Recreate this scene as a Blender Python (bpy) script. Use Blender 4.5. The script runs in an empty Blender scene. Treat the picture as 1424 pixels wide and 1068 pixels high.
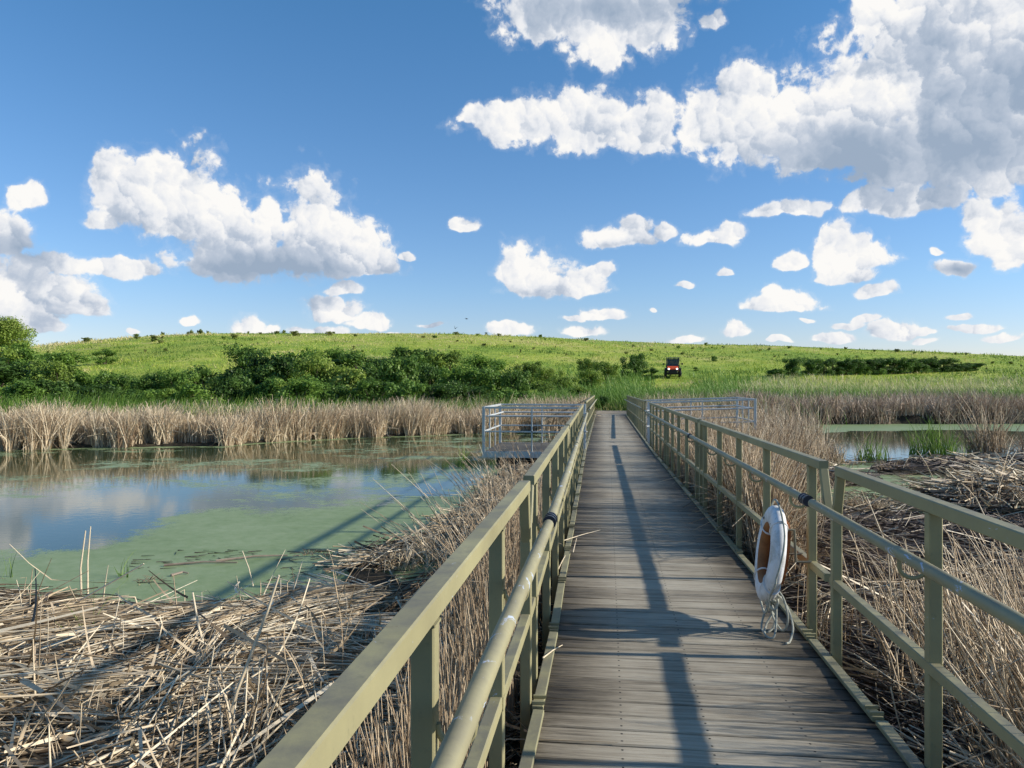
import bpy, math, random
import numpy as np
from mathutils import Vector, Matrix
random.seed(11)
R = np.random.RandomState(7)
C = bpy.context.scene.collection
scene = bpy.context.scene
PI = math.pi

# ------------------------------------------------------------------ camera
EYE = 1.5                       # eye height over the deck (deck top is z = 0)
YAW = math.atan((845 - 712) / 1070.0)
HOR = 535.0
FPX = 1070.0
cT, sT = math.cos(YAW), math.sin(YAW)
WZ = -0.40                      # water level

def spot(px, py, z):
    """where the sight line through a photograph point meets height z"""
    d = (EYE - z) * FPX / (np.asarray(py, float) - HOR)
    L = (np.asarray(px, float) - 712) / FPX * d
    return L * cT - d * sT, L * sT + d * cT

def spotd(px, d):
    L = (px - 712) / FPX * d
    return L * cT - d * sT, L * sT + d * cT

cam_d = bpy.data.cameras.new('camera')
cam = bpy.data.objects.new('camera', cam_d); C.objects.link(cam)
cam.location = (0, 0, EYE)
cam.rotation_euler = (PI / 2, 0, YAW)
cam_d.sensor_width = 36
cam_d.lens = 36 * FPX / 1424
cam_d.shift_y = (HOR - 534) / 1424
cam_d.clip_start = 0.05
cam_d.clip_end = 6000
scene.camera = cam

# ------------------------------------------------------------------ numeric helpers
def sm(a, b, x):
    t = np.clip((x - a) / (b - a), 0, 1)
    return t * t * (3 - 2 * t)

class Noise2:
    """tileless value noise on a hashed lattice"""
    def __init__(self, seed):
        self.g = np.random.RandomState(seed).rand(256, 256)
    def one(self, x, y):
        xi = np.floor(x).astype(int); yi = np.floor(y).astype(int)
        fx = x - xi; fy = y - yi
        fx = fx * fx * (3 - 2 * fx); fy = fy * fy * (3 - 2 * fy)
        g = self.g
        a = g[xi & 255, yi & 255]; b = g[(xi + 1) & 255, yi & 255]
        c = g[xi & 255, (yi + 1) & 255]; d = g[(xi + 1) & 255, (yi + 1) & 255]
        return (a * (1 - fx) + b * fx) * (1 - fy) + (c * (1 - fx) + d * fx) * fy
    def __call__(self, x, y, scale=1.0, octaves=4):
        x = np.asarray(x, float) / scale; y = np.asarray(y, float) / scale
        s = 0; a = 0.5; t = 0
        for _ in range(octaves):
            s = s + a * self.one(x + 31.7, y - 12.3); t += a
            a *= 0.5; x = x * 2.03 + 5.1; y = y * 2.03 + 9.7
        return s / t
nz1, nz2, nz3 = Noise2(1), Noise2(2), Noise2(3)

def sdf(px, py, poly):
    """signed distance to a polygon, negative inside"""
    px = np.asarray(px, float); py = np.asarray(py, float)
    d = np.full(px.shape, 1e18); inside = np.zeros(px.shape, bool)
    n = len(poly)
    for i in range(n):
        ax, ay = poly[i]; bx, by = poly[(i + 1) % n]
        ex, ey = bx - ax, by - ay
        wx, wy = px - ax, py - ay
        t = np.clip((wx * ex + wy * ey) / (ex * ex + ey * ey + 1e-12), 0, 1)
        d = np.minimum(d, (wx - ex * t) ** 2 + (wy - ey * t) ** 2)
        c = ((ay > py) != (by > py)) & (px < ex * (py - ay) / (ey if abs(ey) > 1e-12 else 1e-12) + ax)
        inside ^= c
    d = np.sqrt(d)
    return np.where(inside, -d, d)

# ------------------------------------------------------------------ object helpers
def tag(o, label=None, cat=None, group=None, kind=None):
    if label: o['label'] = label
    if cat: o['category'] = cat
    if group: o['group'] = group
    if kind: o['kind'] = kind
    return o

def empty(name, loc, label, cat, group=None, rz=0):
    o = bpy.data.objects.new(name, None); C.objects.link(o)
    o.empty_display_size = 0.2
    o.location = loc; o.rotation_euler = (0, 0, rz)
    return tag(o, label, cat, group)

def link_mesh(name, me, mat, parent=None, loc=None):
    o = bpy.data.objects.new(name, me); C.objects.link(o)
    for m in (mat if isinstance(mat, (list, tuple)) else [mat]):
        if m: me.materials.append(m)
    if parent: o.parent = parent
    if loc is not None: o.location = loc
    return o

def copy_tree(o, parent=None):
    c = o.copy(); C.objects.link(c)
    if parent: c.parent = parent
    for ch in list(o.children): copy_tree(ch, c)
    return c

def np_mesh(name, V, F, attrs=None, smooth=False, vattrs=None, matidx=None):
    """V (n,3), F list of (m,k) int arrays"""
    if not isinstance(F, (list, tuple)): F = [F]
    me = bpy.data.meshes.new(name)
    V = np.asarray(V, np.float32)
    me.vertices.add(len(V)); me.vertices.foreach_set('co', V.ravel())
    nl = sum(f.size for f in F); nf = sum(len(f) for f in F)
    me.loops.add(nl); me.polygons.add(nf)
    me.loops.foreach_set('vertex_index', np.concatenate([f.ravel() for f in F]).astype(np.int32))
    ls = np.concatenate([np.full(len(f), f.shape[1]) for f in F])
    st = np.concatenate([[0], np.cumsum(ls)[:-1]]).astype(np.int32)
    me.polygons.foreach_set('loop_start', st)
    me.update(calc_edges=True)
    if smooth: me.polygons.foreach_set('use_smooth', np.ones(nf, bool))
    if matidx is not None: me.polygons.foreach_set('material_index', np.asarray(matidx, np.int32))
    for k, a in (attrs or {}).items():
        me.attributes.new(k, 'FLOAT', 'FACE').data.foreach_set('value', np.asarray(a, np.float32))
    for k, a in (vattrs or {}).items():
        me.attributes.new(k, 'FLOAT', 'POINT').data.foreach_set('value', np.asarray(a, np.float32))
    me.validate(); me.update()
    return me

class MB:
    """collects shapes; coordinates are world ones, build() makes them local to the parent"""
    def __init__(s): s.v = []; s.f = []; s.r = []; s.m = []; s.cur = 0
    def add(s, V, F, r=0.5):
        o = len(s.v); s.v += [tuple(map(float, p)) for p in V]
        s.f += [tuple(i + o for i in f) for f in F]; s.r += [r] * len(F); s.m += [s.cur] * len(F)
        return s
    def beam(s, p0, p1, w, h, ch=0.003, up=(0, 0, 1), r=0.5, caps=True):
        p0 = Vector(p0); p1 = Vector(p1); d = (p1 - p0).normalized(); u = Vector(up)
        if abs(d.dot(u)) > .99: u = Vector((0, 1, 0))
        x = d.cross(u).normalized(); z = x.cross(d).normalized()
        a, b = w / 2, h / 2
        pr = [(-a + ch, -b), (a - ch, -b), (a, -b + ch), (a, b - ch), (a - ch, b), (-a + ch, b), (-a, b - ch), (-a, -b + ch)] if ch else [(-a, -b), (a, -b), (a, b), (-a, b)]
        n = len(pr); V = [p + x * q[0] + z * q[1] for p in (p0, p1) for q in pr]
        F = [(i, (i + 1) % n, n + (i + 1) % n, n + i) for i in range(n)]
        if caps: F += [tuple(range(n - 1, -1, -1)), tuple(range(n, 2 * n))]
        return s.add(V, F, r)
    def box(s, lo, hi, ch=0.0, r=0.5):
        c = [(lo[i] + hi[i]) / 2 for i in range(3)]
        return s.beam((c[0], lo[1], c[2]), (c[0], hi[1], c[2]), hi[0] - lo[0], hi[2] - lo[2], ch, r=r)
    def tube(s, pts, rad, n=10, r=0.5, caps=True):
        pts = [Vector(p) for p in pts]; m = len(pts)
        rad = rad if isinstance(rad, (list, tuple)) else [rad] * m
        V = []; prev = None
        for i, p in enumerate(pts):
            d = (pts[min(i + 1, m - 1)] - pts[max(i - 1, 0)]).normalized()
            if prev is None:
                u = d.orthogonal().normalized()
            else:
                u = (prev - d * prev.dot(d))
                u = u.normalized() if u.length > 1e-6 else d.orthogonal().normalized()
            prev = u; w = d.cross(u)
            V += [p + (u * math.cos(2 * PI * k / n) + w * math.sin(2 * PI * k / n)) * rad[i] for k in range(n)]
        F = [(i * n + k, i * n + (k + 1) % n, (i + 1) * n + (k + 1) % n, (i + 1) * n + k) for i in range(m - 1) for k in range(n)]
        if caps: F += [tuple(range(n - 1, -1, -1)), tuple(range((m - 1) * n, m * n))]
        return s.add(V, F, r)
    def build(s, name, mat, parent=None, smooth=False, label=None):
        off = Vector(parent_world(parent)) if parent else Vector((0, 0, 0))
        me = bpy.data.meshes.new(name)
        me.from_pydata([(x - off.x, y - off.y, z - off.z) for x, y, z in s.v], [], s.f)
        me.attributes.new('rnd', 'FLOAT', 'FACE').data.foreach_set('value', np.asarray(s.r, np.float32))
        if smooth: me.polygons.foreach_set('use_smooth', np.ones(len(s.f), bool))
        me.update()
        o = link_mesh(name, me, mat, parent)
        if isinstance(mat, (list, tuple)): me.polygons.foreach_set('material_index', np.asarray(s.m, np.int32))
        if smooth:
            try: me.set_sharp_from_angle(angle=math.radians(40))
            except Exception: pass
        if label: o['label'] = label
        return o

def parent_world(p):
    x = y = z = 0.0
    while p is not None:
        x += p.location.x; y += p.location.y; z += p.location.z; p = p.parent
    return x, y, z

# ------------------------------------------------------------------ material helpers
class NT:
    def __init__(s, tree): s.t = tree; s.n = tree.nodes; s.l = tree.links
    def new(s, typ, **kw):
        n = s.n.new(typ)
        for k, v in kw.items(): setattr(n, k, v)
        return n
    def put(s, sock, v):
        if hasattr(v, 'is_linked') or isinstance(v, bpy.types.NodeSocket): s.l.new(v, sock)
        elif v is not None: sock.default_value = v
    def math(s, op, a, b=None, c=None, clamp=False):
        n = s.new('ShaderNodeMath', operation=op, use_clamp=clamp)
        for i, v in enumerate((a, b, c)):
            if v is not None: s.put(n.inputs[i], v)
        return n.outputs[0]
    def vmath(s, op, a, b=None, c=None, out=0):
        n = s.new('ShaderNodeVectorMath', operation=op)
        for i, v in enumerate((a, b, c)):
            if v is not None: s.put(n.inputs[i], v)
        return n.outputs[out]
    def noise(s, vec, scale, detail=3, rough=.55, dist=0, dim='3D', out=0):
        n = s.new('ShaderNodeTexNoise', noise_dimensions=dim)
        if vec is not None: s.l.new(vec, n.inputs['Vector'])
        n.inputs['Scale'].default_value = scale; n.inputs['Detail'].default_value = detail
        n.inputs['Roughness'].default_value = rough; n.inputs['Distortion'].default_value = dist
        return n.outputs[out]
    def ramp(s, fac, stops, interp='LINEAR'):
        n = s.new('ShaderNodeValToRGB'); e = n.color_ramp.elements; n.color_ramp.interpolation = interp
        while len(e) < len(stops): e.new(0.5)
        for el, (p, c) in zip(e, stops):
            el.position = p; el.color = (*c, 1) if len(c) == 3 else c
        s.l.new(fac, n.inputs[0]); return n.outputs[0]
    def mix(s, f, a, b, mode='MIX'):
        n = s.new('ShaderNodeMix', data_type='RGBA', blend_type=mode)
        s.put(n.inputs[0], f)
        for i, v in ((6, a), (7, b)):
            if isinstance(v, (tuple, list)): v = (*v, 1) if len(v) == 3 else v
            s.put(n.inputs[i], v)
        return n.outputs[2]
    def mapr(s, v, a, b, c=0, d=1, smooth=False):
        n = s.new('ShaderNodeMapRange', interpolation_type='SMOOTHSTEP' if smooth else 'LINEAR')
        s.put(n.inputs[0], v)
        for i, q in zip((1, 2, 3, 4), (a, b, c, d)): n.inputs[i].default_value = q
        return n.outputs[0]
    def attr(s, name, typ='GEOMETRY', out='Fac'):
        n = s.new('ShaderNodeAttribute', attribute_name=name, attribute_type=typ); return n.outputs[out]

def material(name):
    m = bpy.data.materials.new(name); m.use_nodes = True
    nt = NT(m.node_tree); b = m.node_tree.nodes['Principled BSDF']
    return m, nt, b
# ------------------------------------------------------------------ light
SUN_EL = math.radians(25.0)
SUN_AZ = math.radians(87.0)          # clockwise from the boardwalk's direction
S = Vector((math.sin(SUN_AZ) * math.cos(SUN_EL), math.cos(SUN_AZ) * math.cos(SUN_EL), math.sin(SUN_EL)))
sun_d = bpy.data.lights.new('sun', 'SUN'); sun_d.energy = 4.8; sun_d.angle = math.radians(1.1)
sun_d.color = (1.0, 0.93, 0.82)
sun = bpy.data.objects.new('sun', sun_d); C.objects.link(sun)
sun.location = (40, 0, 40); sun.rotation_euler = S.to_track_quat('Z', 'Y').to_euler()

world = bpy.data.worlds.new("World"); scene.world = world; world.use_nodes = True
nt = NT(world.node_tree)
for n in list(nt.n): nt.n.remove(n)
sky = nt.new('ShaderNodeTexSky', sky_type='NISHITA', sun_disc=False)
sky.sun_elevation = SUN_EL; sky.sun_rotation = SUN_AZ
sky.altitude = 300; sky.air_density = 1.0; sky.dust_density = 0.2; sky.ozone_density = 1.6
tc = nt.new('ShaderNodeTexCoord')
sep = nt.new('ShaderNodeSeparateXYZ'); nt.l.new(tc.outputs['Generated'], sep.inputs[0])
az = nt.math('ARCTAN2', sep.outputs[0], sep.outputs[1])
el = nt.math('ARCSINE', sep.outputs[2])
comb = nt.new('ShaderNodeCombineXYZ'); nt.l.new(az, comb.inputs[0]); nt.l.new(el, comb.inputs[1])
P0 = comb.outputs[0]                                     # (azimuth, elevation) in radians
# edges broken up by wind
wn = nt.noise(P0, 14, 3, .6, dim='2D', out=1)
P = nt.vmath('ADD', P0, nt.vmath('MULTIPLY', nt.vmath('SUBTRACT', wn, (.5, .5, .5)), (.03, .022, 0)))
# cumulus: each cell is x, y (flat base), half width, height above, base depth, all as seen, in the sky's own degrees
CL = '''165 285 42 74 30|142 250 22 40 30|245 300 84 84 34|315 325 42 66 30|375 330 22 66 30|435 352 66 100 30|480 368 50 78 20|515 380 45 55 8|330 365 100 20 24|140 310 26 18 10|330 355 90 40 30
10 335 40 34 20|40 415 98 52 18|0 435 90 50 20|110 430 48 22 10|170 375 54 16 10|70 372 66 18 10|50 457 42 14 8|40 277 28 18 14
472 402 26 13 8|460 436 42 26 14|515 450 30 15 8|440 462 50 9 8|345 462 28 22 8|380 462 16 10 6|262 446 14 7 5|418 462 18 6 4
715 385 24 54 25|750 398 55 52 18|800 404 42 42 8|832 377 24 15 8|650 315 21 14 6|568 358 12 8 5
865 332 54 22 12|880 318 26 18 14|918 325 20 16 10|840 330 26 10 8|985 335 36 14 8|1012 325 24 14 8
708 460 38 12 8|808 464 30 11 6|830 440 32 12 6|795 444 22 7 5|690 458 10 10 6|1007 379 12 9 4|960 396 16 7 4|905 432 7 4 3|955 474 22 6 4|1028 465 20 14 6
1090 426 56 22 8|1080 410 18 16 8|1185 362 58 34 16|1162 345 30 36 16|1100 364 26 16 9|1180 385 42 20 8|1220 408 28 14 8
1110 294 64 13 7|1200 280 40 20 14|1260 284 74 22 12|1310 274 30 10 6|1385 332 48 42 20|1358 305 28 26 14|1412 355 32 26 16
1327 372 34 12 9|1303 352 10 7 4|1155 470 32 9 5|1245 464 36 17 8|1205 443 20 6 4|1285 461 28 6 4|1350 457 42 7 4|1330 440 18 5 4|1180 452 26 5 4|1395 470 30 6 4|1080 474 18 4 3|600 452 20 4 3|545 466 16 5 3|1290 474 20 5 3|1120 446 14 3 3|180 462 14 4 3
720 172 74 32 24|820 168 80 40 34|893 178 50 46 34|662 162 26 16 12|905 198 30 22 16
760 25 68 75 34|845 28 90 90 52|905 45 56 50 28|870 -15 180 30 22|990 33 22 12 10
978 175 38 50 40|1035 165 66 72 60|1110 178 80 74 50|1200 150 95 88 70|1300 100 130 140 90|1410 60 150 140 90|1310 222 170 70 34|1400 210 130 100 50|1150 212 110 50 22|1222 20 42 55 40'''
SH = '''350 372 130 45 1.0|430 372 110 34 .8|230 335 90 34 .4|280 350 80 30 .6|1180 215 150 62 1.0|1330 215 170 70 1.0|1080 205 60 40 .6|1400 130 130 90 .7|1300 60 90 60 .5
820 8 170 36 .8|980 0 90 26 .9|780 180 90 26 .35|740 408 60 14 .3|1200 385 50 14 .3|30 345 60 34 .9|80 425 80 16 .4|30 385 60 20 .6|100 445 60 14 .5|860 340 50 10 .4|1330 372 40 10 .9|450 415 60 16 .5'''
def azel(x, y):
    u = (x - 712) / FPX; v = (HOR - y) / FPX
    return math.atan(u) - YAW, math.atan(v / math.hypot(1, u))
field = None
for q in CL.replace('\n', '|').split('|'):
    x, y, rx, rt, rb = map(float, q.split())
    a, e = azel(x, y); k = math.cos(math.atan((x - 712) / FPX)) ** 2
    rx = rx * 1.08; rt = rt * 1.08; rb = rb * 1.1
    sx, st, sb = FPX / (rx * k), FPX / rt, FPX / rb
    # (|dx|/rx , dy/rt above or -dy/rb below)
    d = nt.vmath('MULTIPLY_ADD', P, (sx, st, 0), (-a * sx, -e * st, 0))
    g = nt.vmath('MAXIMUM', d, nt.vmath('MULTIPLY', d, (-1, -sb / st, 0)))
    L = nt.vmath('LENGTH', g, out=1)
    if field is None: field = L
    else: field = nt.math('SMOOTH_MIN', field, L, .10)
shade = None
for q in SH.replace('\n', '|').split('|'):
    x, y, rx, ry, w = map(float, q.split())
    a, e = azel(x, y); sx, sy = FPX / rx, FPX / ry
    L = nt.vmath('LENGTH', nt.vmath('MULTIPLY_ADD', P, (sx, sy, 0), (-a * sx, -e * sy, 0)), out=1)
    v = nt.math('MULTIPLY_ADD', L, -w, 1.15 * w)
    shade = v if shade is None else nt.math('SMOOTH_MAX', shade, v, .35)
def puffs(p, scale):
    """rounded heads: distance to the nearest head, and how far it faces the sun"""
    v = nt.new('ShaderNodeTexVoronoi', voronoi_dimensions='2D', feature='SMOOTH_F1')
    nt.l.new(p, v.inputs['Vector']); v.inputs['Scale'].default_value = scale; v.inputs['Smoothness'].default_value = .42
    off = nt.vmath('SUBTRACT', p, v.outputs['Position'])
    face = nt.vmath('DOT_PRODUCT', off, (.74 * scale, .67 * scale, 0), out=1)
    return v.outputs['Distance'], face
wn2 = nt.noise(P0, 42, 4, .62, dim='2D', out=1)
Pw = nt.vmath('ADD', P, nt.vmath('MULTIPLY', nt.vmath('SUBTRACT', wn2, (.5, .5, .5)), (.030, .026, 0)))
d1, f1 = puffs(Pw, 17); d2, f2 = puffs(Pw, 44)
n3 = nt.noise(P, 11, 4, .5, dim='2D')
n2 = nt.noise(P, 60, 6, .6, dim='2D')
def acc(*t):
    o = None
    for v, k in t:
        q = nt.math('MULTIPLY', v, k); o = q if o is None else nt.math('ADD', o, q)
    return o
core = nt.math('MULTIPLY', nt.math('SUBTRACT', 1.0, field), 1.5)
tex = nt.math('ADD', acc((d1, -.70), (d2, -.50), (n2, .92)), -.01)
dens = nt.math('ADD', core, tex)
alpha = nt.math('MAXIMUM', nt.mapr(dens, -.04, .34, 0, 1, True), nt.mapr(dens, -.30, .15, 0, .14, True))
rel = nt.math('ADD', acc((f1, .38), (f2, .30), (n2, .60), (n3, 1.05)), -.84)
sh = nt.math('MAXIMUM', shade, 0.0)
lit = nt.math('ADD', nt.math('SUBTRACT', .84, nt.math('MULTIPLY', sh, .84)), nt.math('MULTIPLY', rel, nt.mapr(sh, .3, 1, 1, .55)))
lit = nt.math('ADD', lit, 0.0, clamp=True)
col = nt.ramp(lit, [(0, (.34, .43, .56)), (.4, (.52, .59, .70)), (.72, (.84, .86, .90)), (1, (1., .985, .96))])
# sky gradient itself: the physical sky, a little deeper in blue as the photograph's clean air has it
SKYS = .100
tint = nt.ramp(el, [(0, (.90, .84, 1.08)), (.12, (.76, .93, 1.18)), (.5, (.52, .99, 1.27))])
skyc = nt.mix(1.0, sky.outputs[0], tint, 'MULTIPLY')
bg1 = nt.new('ShaderNodeBackground'); nt.l.new(skyc, bg1.inputs[0]); bg1.inputs[1].default_value = SKYS
bg2 = nt.new('ShaderNodeBackground'); nt.l.new(col, bg2.inputs[0]); bg2.inputs[1].default_value = 0.75
mx = nt.new('ShaderNodeMixShader'); nt.l.new(alpha, mx.inputs[0]); nt.l.new(bg1.outputs[0], mx.inputs[1]); nt.l.new(bg2.outputs[0], mx.inputs[2])
wo = nt.new('ShaderNodeOutputWorld'); nt.l.new(mx.outputs[0], wo.inputs[0])
world.cycles.sampling_method = 'MANUAL'; world.cycles.sample_map_resolution = 256

scene.view_settings.view_transform = 'Standard'; scene.view_settings.look = 'None'
scene.view_settings.exposure = 0.38; scene.view_settings.gamma = 1.0
scene.cycles.use_denoising = True
try: scene.cycles.denoiser = 'OPENIMAGEDENOISE'
except Exception: pass
scene.cycles.max_bounces = 6; scene.cycles.diffuse_bounces = 3; scene.cycles.glossy_bounces = 3
scene.cycles.transparent_max_bounces = 12; scene.cycles.transmission_bounces = 3
scene.cycles.sample_clamp_indirect = 3
try: scene.cycles.sampling_pattern = 'BLUE_NOISE'
except Exception: pass
# ------------------------------------------------------------------ materials
def pos(nt): return nt.new('ShaderNodeNewGeometry').outputs['Position']
def obco(nt): return nt.new('ShaderNodeTexCoord').outputs['Object']

def bump(nt, b, h, strength=.3, dist=.01):
    n = nt.new('ShaderNodeBump'); n.inputs['Strength'].default_value = strength; n.inputs['Distance'].default_value = dist
    nt.l.new(h, n.inputs['Height']); nt.l.new(n.outputs[0], b.inputs['Normal'])

def make_paint(name, base, dark, chips=.0, rough=.55, dirt=.5):
    m, nt, b = material(name); p = pos(nt)
    big = nt.noise(p, 2.3, 4, .6); fine = nt.noise(p, 38, 4, .6)
    col = nt.mix(nt.mapr(big, .3, .75), base, dark)
    # grey grime settles on the faces that look up
    nz = nt.new('ShaderNodeSeparateXYZ'); nt.l.new(nt.new('ShaderNodeNewGeometry').outputs['Normal'], nz.inputs[0])
    grime = nt.noise(p, 6.5, 5, .65, .4)
    gm = nt.math('MULTIPLY', nt.mapr(grime, .36, .62), nt.mapr(nz.outputs[2], .55, .95, .12, dirt))
    col = nt.mix(gm, col, (.135, .125, .10))
    col = nt.mix(nt.mapr(fine, .62, .8, 0, .45), col, (.12, .12, .07))
    rs = nt.noise(p, 11, 6, .75, 1.0)
    col = nt.mix(nt.mapr(rs, .66, .72, 0, .8), col, (.13, .062, .025))
    if chips:
        ch = nt.noise(nt.vmath('MULTIPLY', p, (1, .45, 1)), 15, 6, .72, .8)
        col = nt.mix(nt.mapr(ch, chips, chips + .03), col, (.46, .52, .62))
    nt.l.new(col, b.inputs['Base Color']); b.inputs['Roughness'].default_value = rough
    b.inputs['Specular IOR Level'].default_value = .35
    bump(nt, b, nt.math('ADD', fine, grime), .15, .004)
    return m
M = {}
M['olive'] = make_paint('olive_paint', (.345, .315, .165), (.245, .22, .115), chips=.68, dirt=.72)
M['pipe'] = make_paint('pipe_paint', (.345, .315, .175), (.26, .235, .14), chips=.605, rough=.5, dirt=.5)
M['curb'] = make_paint('curb_paint', (.33, .31, .17), (.21, .195, .115), dirt=.6)
M['galv'] = make_paint('galvanised_steel', (.64, .65, .62), (.50, .51, .49), rough=.4, dirt=.1)
M['galv'].node_tree.nodes['Principled BSDF'].inputs['Metallic'].default_value = .25
M['steel'] = make_paint('weathered_frame_steel', (.16, .155, .11), (.08, .078, .06), dirt=.3)

def simple(name, col, rough=.6, metal=0, emit=None, spec=.4, var=0):
    m, nt, b = material(name)
    if var:
        n = nt.noise(pos(nt), var, 4, .6)
        nt.l.new(nt.mix(nt.mapr(n, .3, .7), col, tuple(c * .6 for c in col)), b.inputs['Base Color'])
    else: b.inputs['Base Color'].default_value = (*col, 1)
    b.inputs['Roughness'].default_value = rough; b.inputs['Metallic'].default_value = metal; b.inputs['Specular IOR Level'].default_value = spec
    if emit: b.inputs['Emission Color'].default_value = (*emit[0], 1); b.inputs['Emission Strength'].default_value = emit[1]
    return m
M['coupling'] = simple('dark_rubber_coupling', (.035, .045, .07), .35, var=20)
M['foam'] = simple('black_float', (.02, .02, .022), .7, var=3)

# weathered planks
m, nt, b = material('weathered_planks'); p = pos(nt)
rnd = nt.attr('rnd')
off = nt.new('ShaderNodeCombineXYZ'); nt.l.new(nt.math('MULTIPLY', rnd, 37), off.inputs[0]); nt.l.new(nt.math('MULTIPLY', rnd, 91), off.inputs[1])
pp = nt.vmath('ADD', p, off.outputs[0])
g1 = nt.noise(nt.vmath('MULTIPLY', pp, (2.2, 46, 1)), 1, 7, .70, .35)          # long streaks along each board
g2 = nt.noise(nt.vmath('MULTIPLY', pp, (7, 210, 1)), 1, 4, .65)
bl = nt.noise(pp, 2.2, 4, .6)
blot = nt.noise(p, .55, 3, .6)
sx = nt.new('ShaderNodeSeparateXYZ'); nt.l.new(p, sx.inputs[0])
edge = nt.math('ABSOLUTE', nt.math('SUBTRACT', nt.math('ADD', sx.outputs[0], nt.math('MULTIPLY', sx.outputs[1], .0085)), .46))
edgem = nt.mapr(nt.math('ADD', edge, nt.math('MULTIPLY', g1, .35)), .50, .92, 0, 1)      # mildewed board ends
f = nt.math('ADD', nt.math('MULTIPLY', g1, .9), nt.math('MULTIPLY', g2, .42))
f = nt.math('ADD', f, nt.math('MULTIPLY', nt.math('SUBTRACT', rnd, .5), .15))
f = nt.math('ADD', f, nt.math('MULTIPLY', nt.math('SUBTRACT', bl, .5), .35))
f = nt.math('ADD', f, nt.math('MULTIPLY', nt.math('SUBTRACT', blot, .5), .30))
f = nt.math('SUBTRACT', f, nt.math('MULTIPLY', edgem, .34))
crk = nt.noise(nt.vmath('MULTIPLY', pp, (1.6, 95, 1)), 1, 3, .5)          # drying cracks along the grain
f = nt.math('SUBTRACT', f, nt.mapr(crk, .64, .70, 0, .22))
col = nt.ramp(f, [(.26, (.030, .024, .016)), (.42, (.135, .112, .078)), (.56, (.262, .225, .165)), (.78, (.42, .375, .29))])
# small screw heads in rows
def grid_dot(xo):
    dx = nt.math('SUBTRACT', sx.outputs[0], xo)
    fy = nt.math('SUBTRACT', nt.math('FRACT', nt.math('DIVIDE', sx.outputs[1], .0735)), .5)
    r2 = nt.math('ADD', nt.math('POWER', nt.math('DIVIDE', dx, .0055), 2), nt.math('POWER', nt.math('DIVIDE', fy, .08), 2))
    return nt.math('LESS_THAN', r2, 1)
dots = nt.math('MAXIMUM', nt.math('MAXIMUM', grid_dot(.06), grid_dot(.43)), grid_dot(.84))
col = nt.mix(dots, col, (.02, .018, .016))
nt.l.new(col, b.inputs['Base Color'])
nt.l.new(nt.mapr(f, .3, .8, .55, .85), b.inputs['Roughness']); b.inputs['Specular IOR Level'].default_value = .3
bump(nt, b, nt.math('ADD', nt.math('MULTIPLY', g1, .6), nt.math('MULTIPLY', g2, .6)), .55, .006)
M['plank'] = m

# dead reed straw: bleached tan to grey-brown
def make_straw(name, stops, rough=.55, trans=0.0, varscale=.5, objrnd=False):
    m, nt, b = material(name); p = pos(nt)
    rnd = nt.attr('rnd'); v = nt.noise(p, varscale, 3, .6)
    fib = nt.noise(p, 22, 2, .6)
    f = nt.math('ADD', nt.math('MULTIPLY', rnd, .75), nt.math('MULTIPLY', v, .5))
    f = nt.math('ADD', nt.math('SUBTRACT', f, .12), nt.math('MULTIPLY', nt.math('SUBTRACT', fib, .5), .25))
    if objrnd:
        oi = nt.new('ShaderNodeObjectInfo'); f = nt.math('ADD', f, nt.mapr(oi.outputs['Random'], 0, 1, -.22, .20))
    col = nt.ramp(f, stops)
    nt.l.new(col, b.inputs['Base Color']); b.inputs['Roughness'].default_value = rough; b.inputs['Specular IOR Level'].default_value = .25
    if trans:
        t = nt.new('ShaderNodeBsdfTranslucent'); nt.l.new(col, t.inputs[0])
        mx = nt.new('ShaderNodeMixShader'); mx.inputs[0].default_value = trans
        nt.l.new(b.outputs[0], mx.inputs[1]); nt.l.new(t.outputs[0], mx.inputs[2])
        nt.l.new(mx.outputs[0], m.node_tree.nodes['Material Output'].inputs[0])
    return m
STRAW = [(.05, (.030, .021, .014)), (.24, (.11, .078, .048)), (.42, (.34, .255, .16)), (.62, (.62, .50, .335)), (.90, (.80, .70, .52))]
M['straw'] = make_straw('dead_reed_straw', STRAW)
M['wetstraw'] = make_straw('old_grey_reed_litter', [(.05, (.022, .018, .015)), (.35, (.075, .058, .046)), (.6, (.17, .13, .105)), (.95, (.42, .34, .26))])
M['standreed'] = make_straw('standing_dead_reeds', [(.05, (.085, .052, .030)), (.3, (.29, .20, .12)), (.6, (.55, .425, .28)), (.95, (.78, .67, .49))], trans=.15)
M['farreed'] = make_straw('far_dead_reeds', [(.05, (.17, .105, .07)), (.3, (.41, .305, .19)), (.6, (.64, .515, .34)), (.95, (.80, .69, .50))], trans=.2)
M['brownreed'] = make_straw('brown_dead_reeds', [(.05, (.09, .06, .04)), (.3, (.24, .17, .115)), (.6, (.46, .35, .25)), (.95, (.68, .56, .42))], trans=.12)
GREEN = [(.05, (0.042, 0.090, 0.017)), (.35, (0.102, 0.192, 0.031)), (.65, (0.192, 0.312, 0.050)), (.95, (0.348, 0.456, 0.090))]
M['greenreed'] = make_straw('green_reed_blades', GREEN, .5, .3)
M['greenmix'] = make_straw('green_and_tan_reeds', [(.08, (0.057, 0.127, 0.023)), (.4, (0.138, 0.265, 0.040)), (.62, (0.265, 0.368, 0.081)), (.78, (0.552, 0.483, 0.276)), (.98, (0.782, 0.644, 0.460))], .5, .25)
M['hillgrass'] = make_straw('hill_grass_blades', [(.12, (.08, .15, .025)), (.32, (.17, .27, .035)), (.52, (.33, .42, .052)), (.68, (.46, .48, .10)), (.85, (.58, .49, .24))], .6, .3, .06)
def make_leaf(name, stops, tr=.38):
    m = make_straw(name, stops, .5, tr, .8, True); return m
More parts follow.
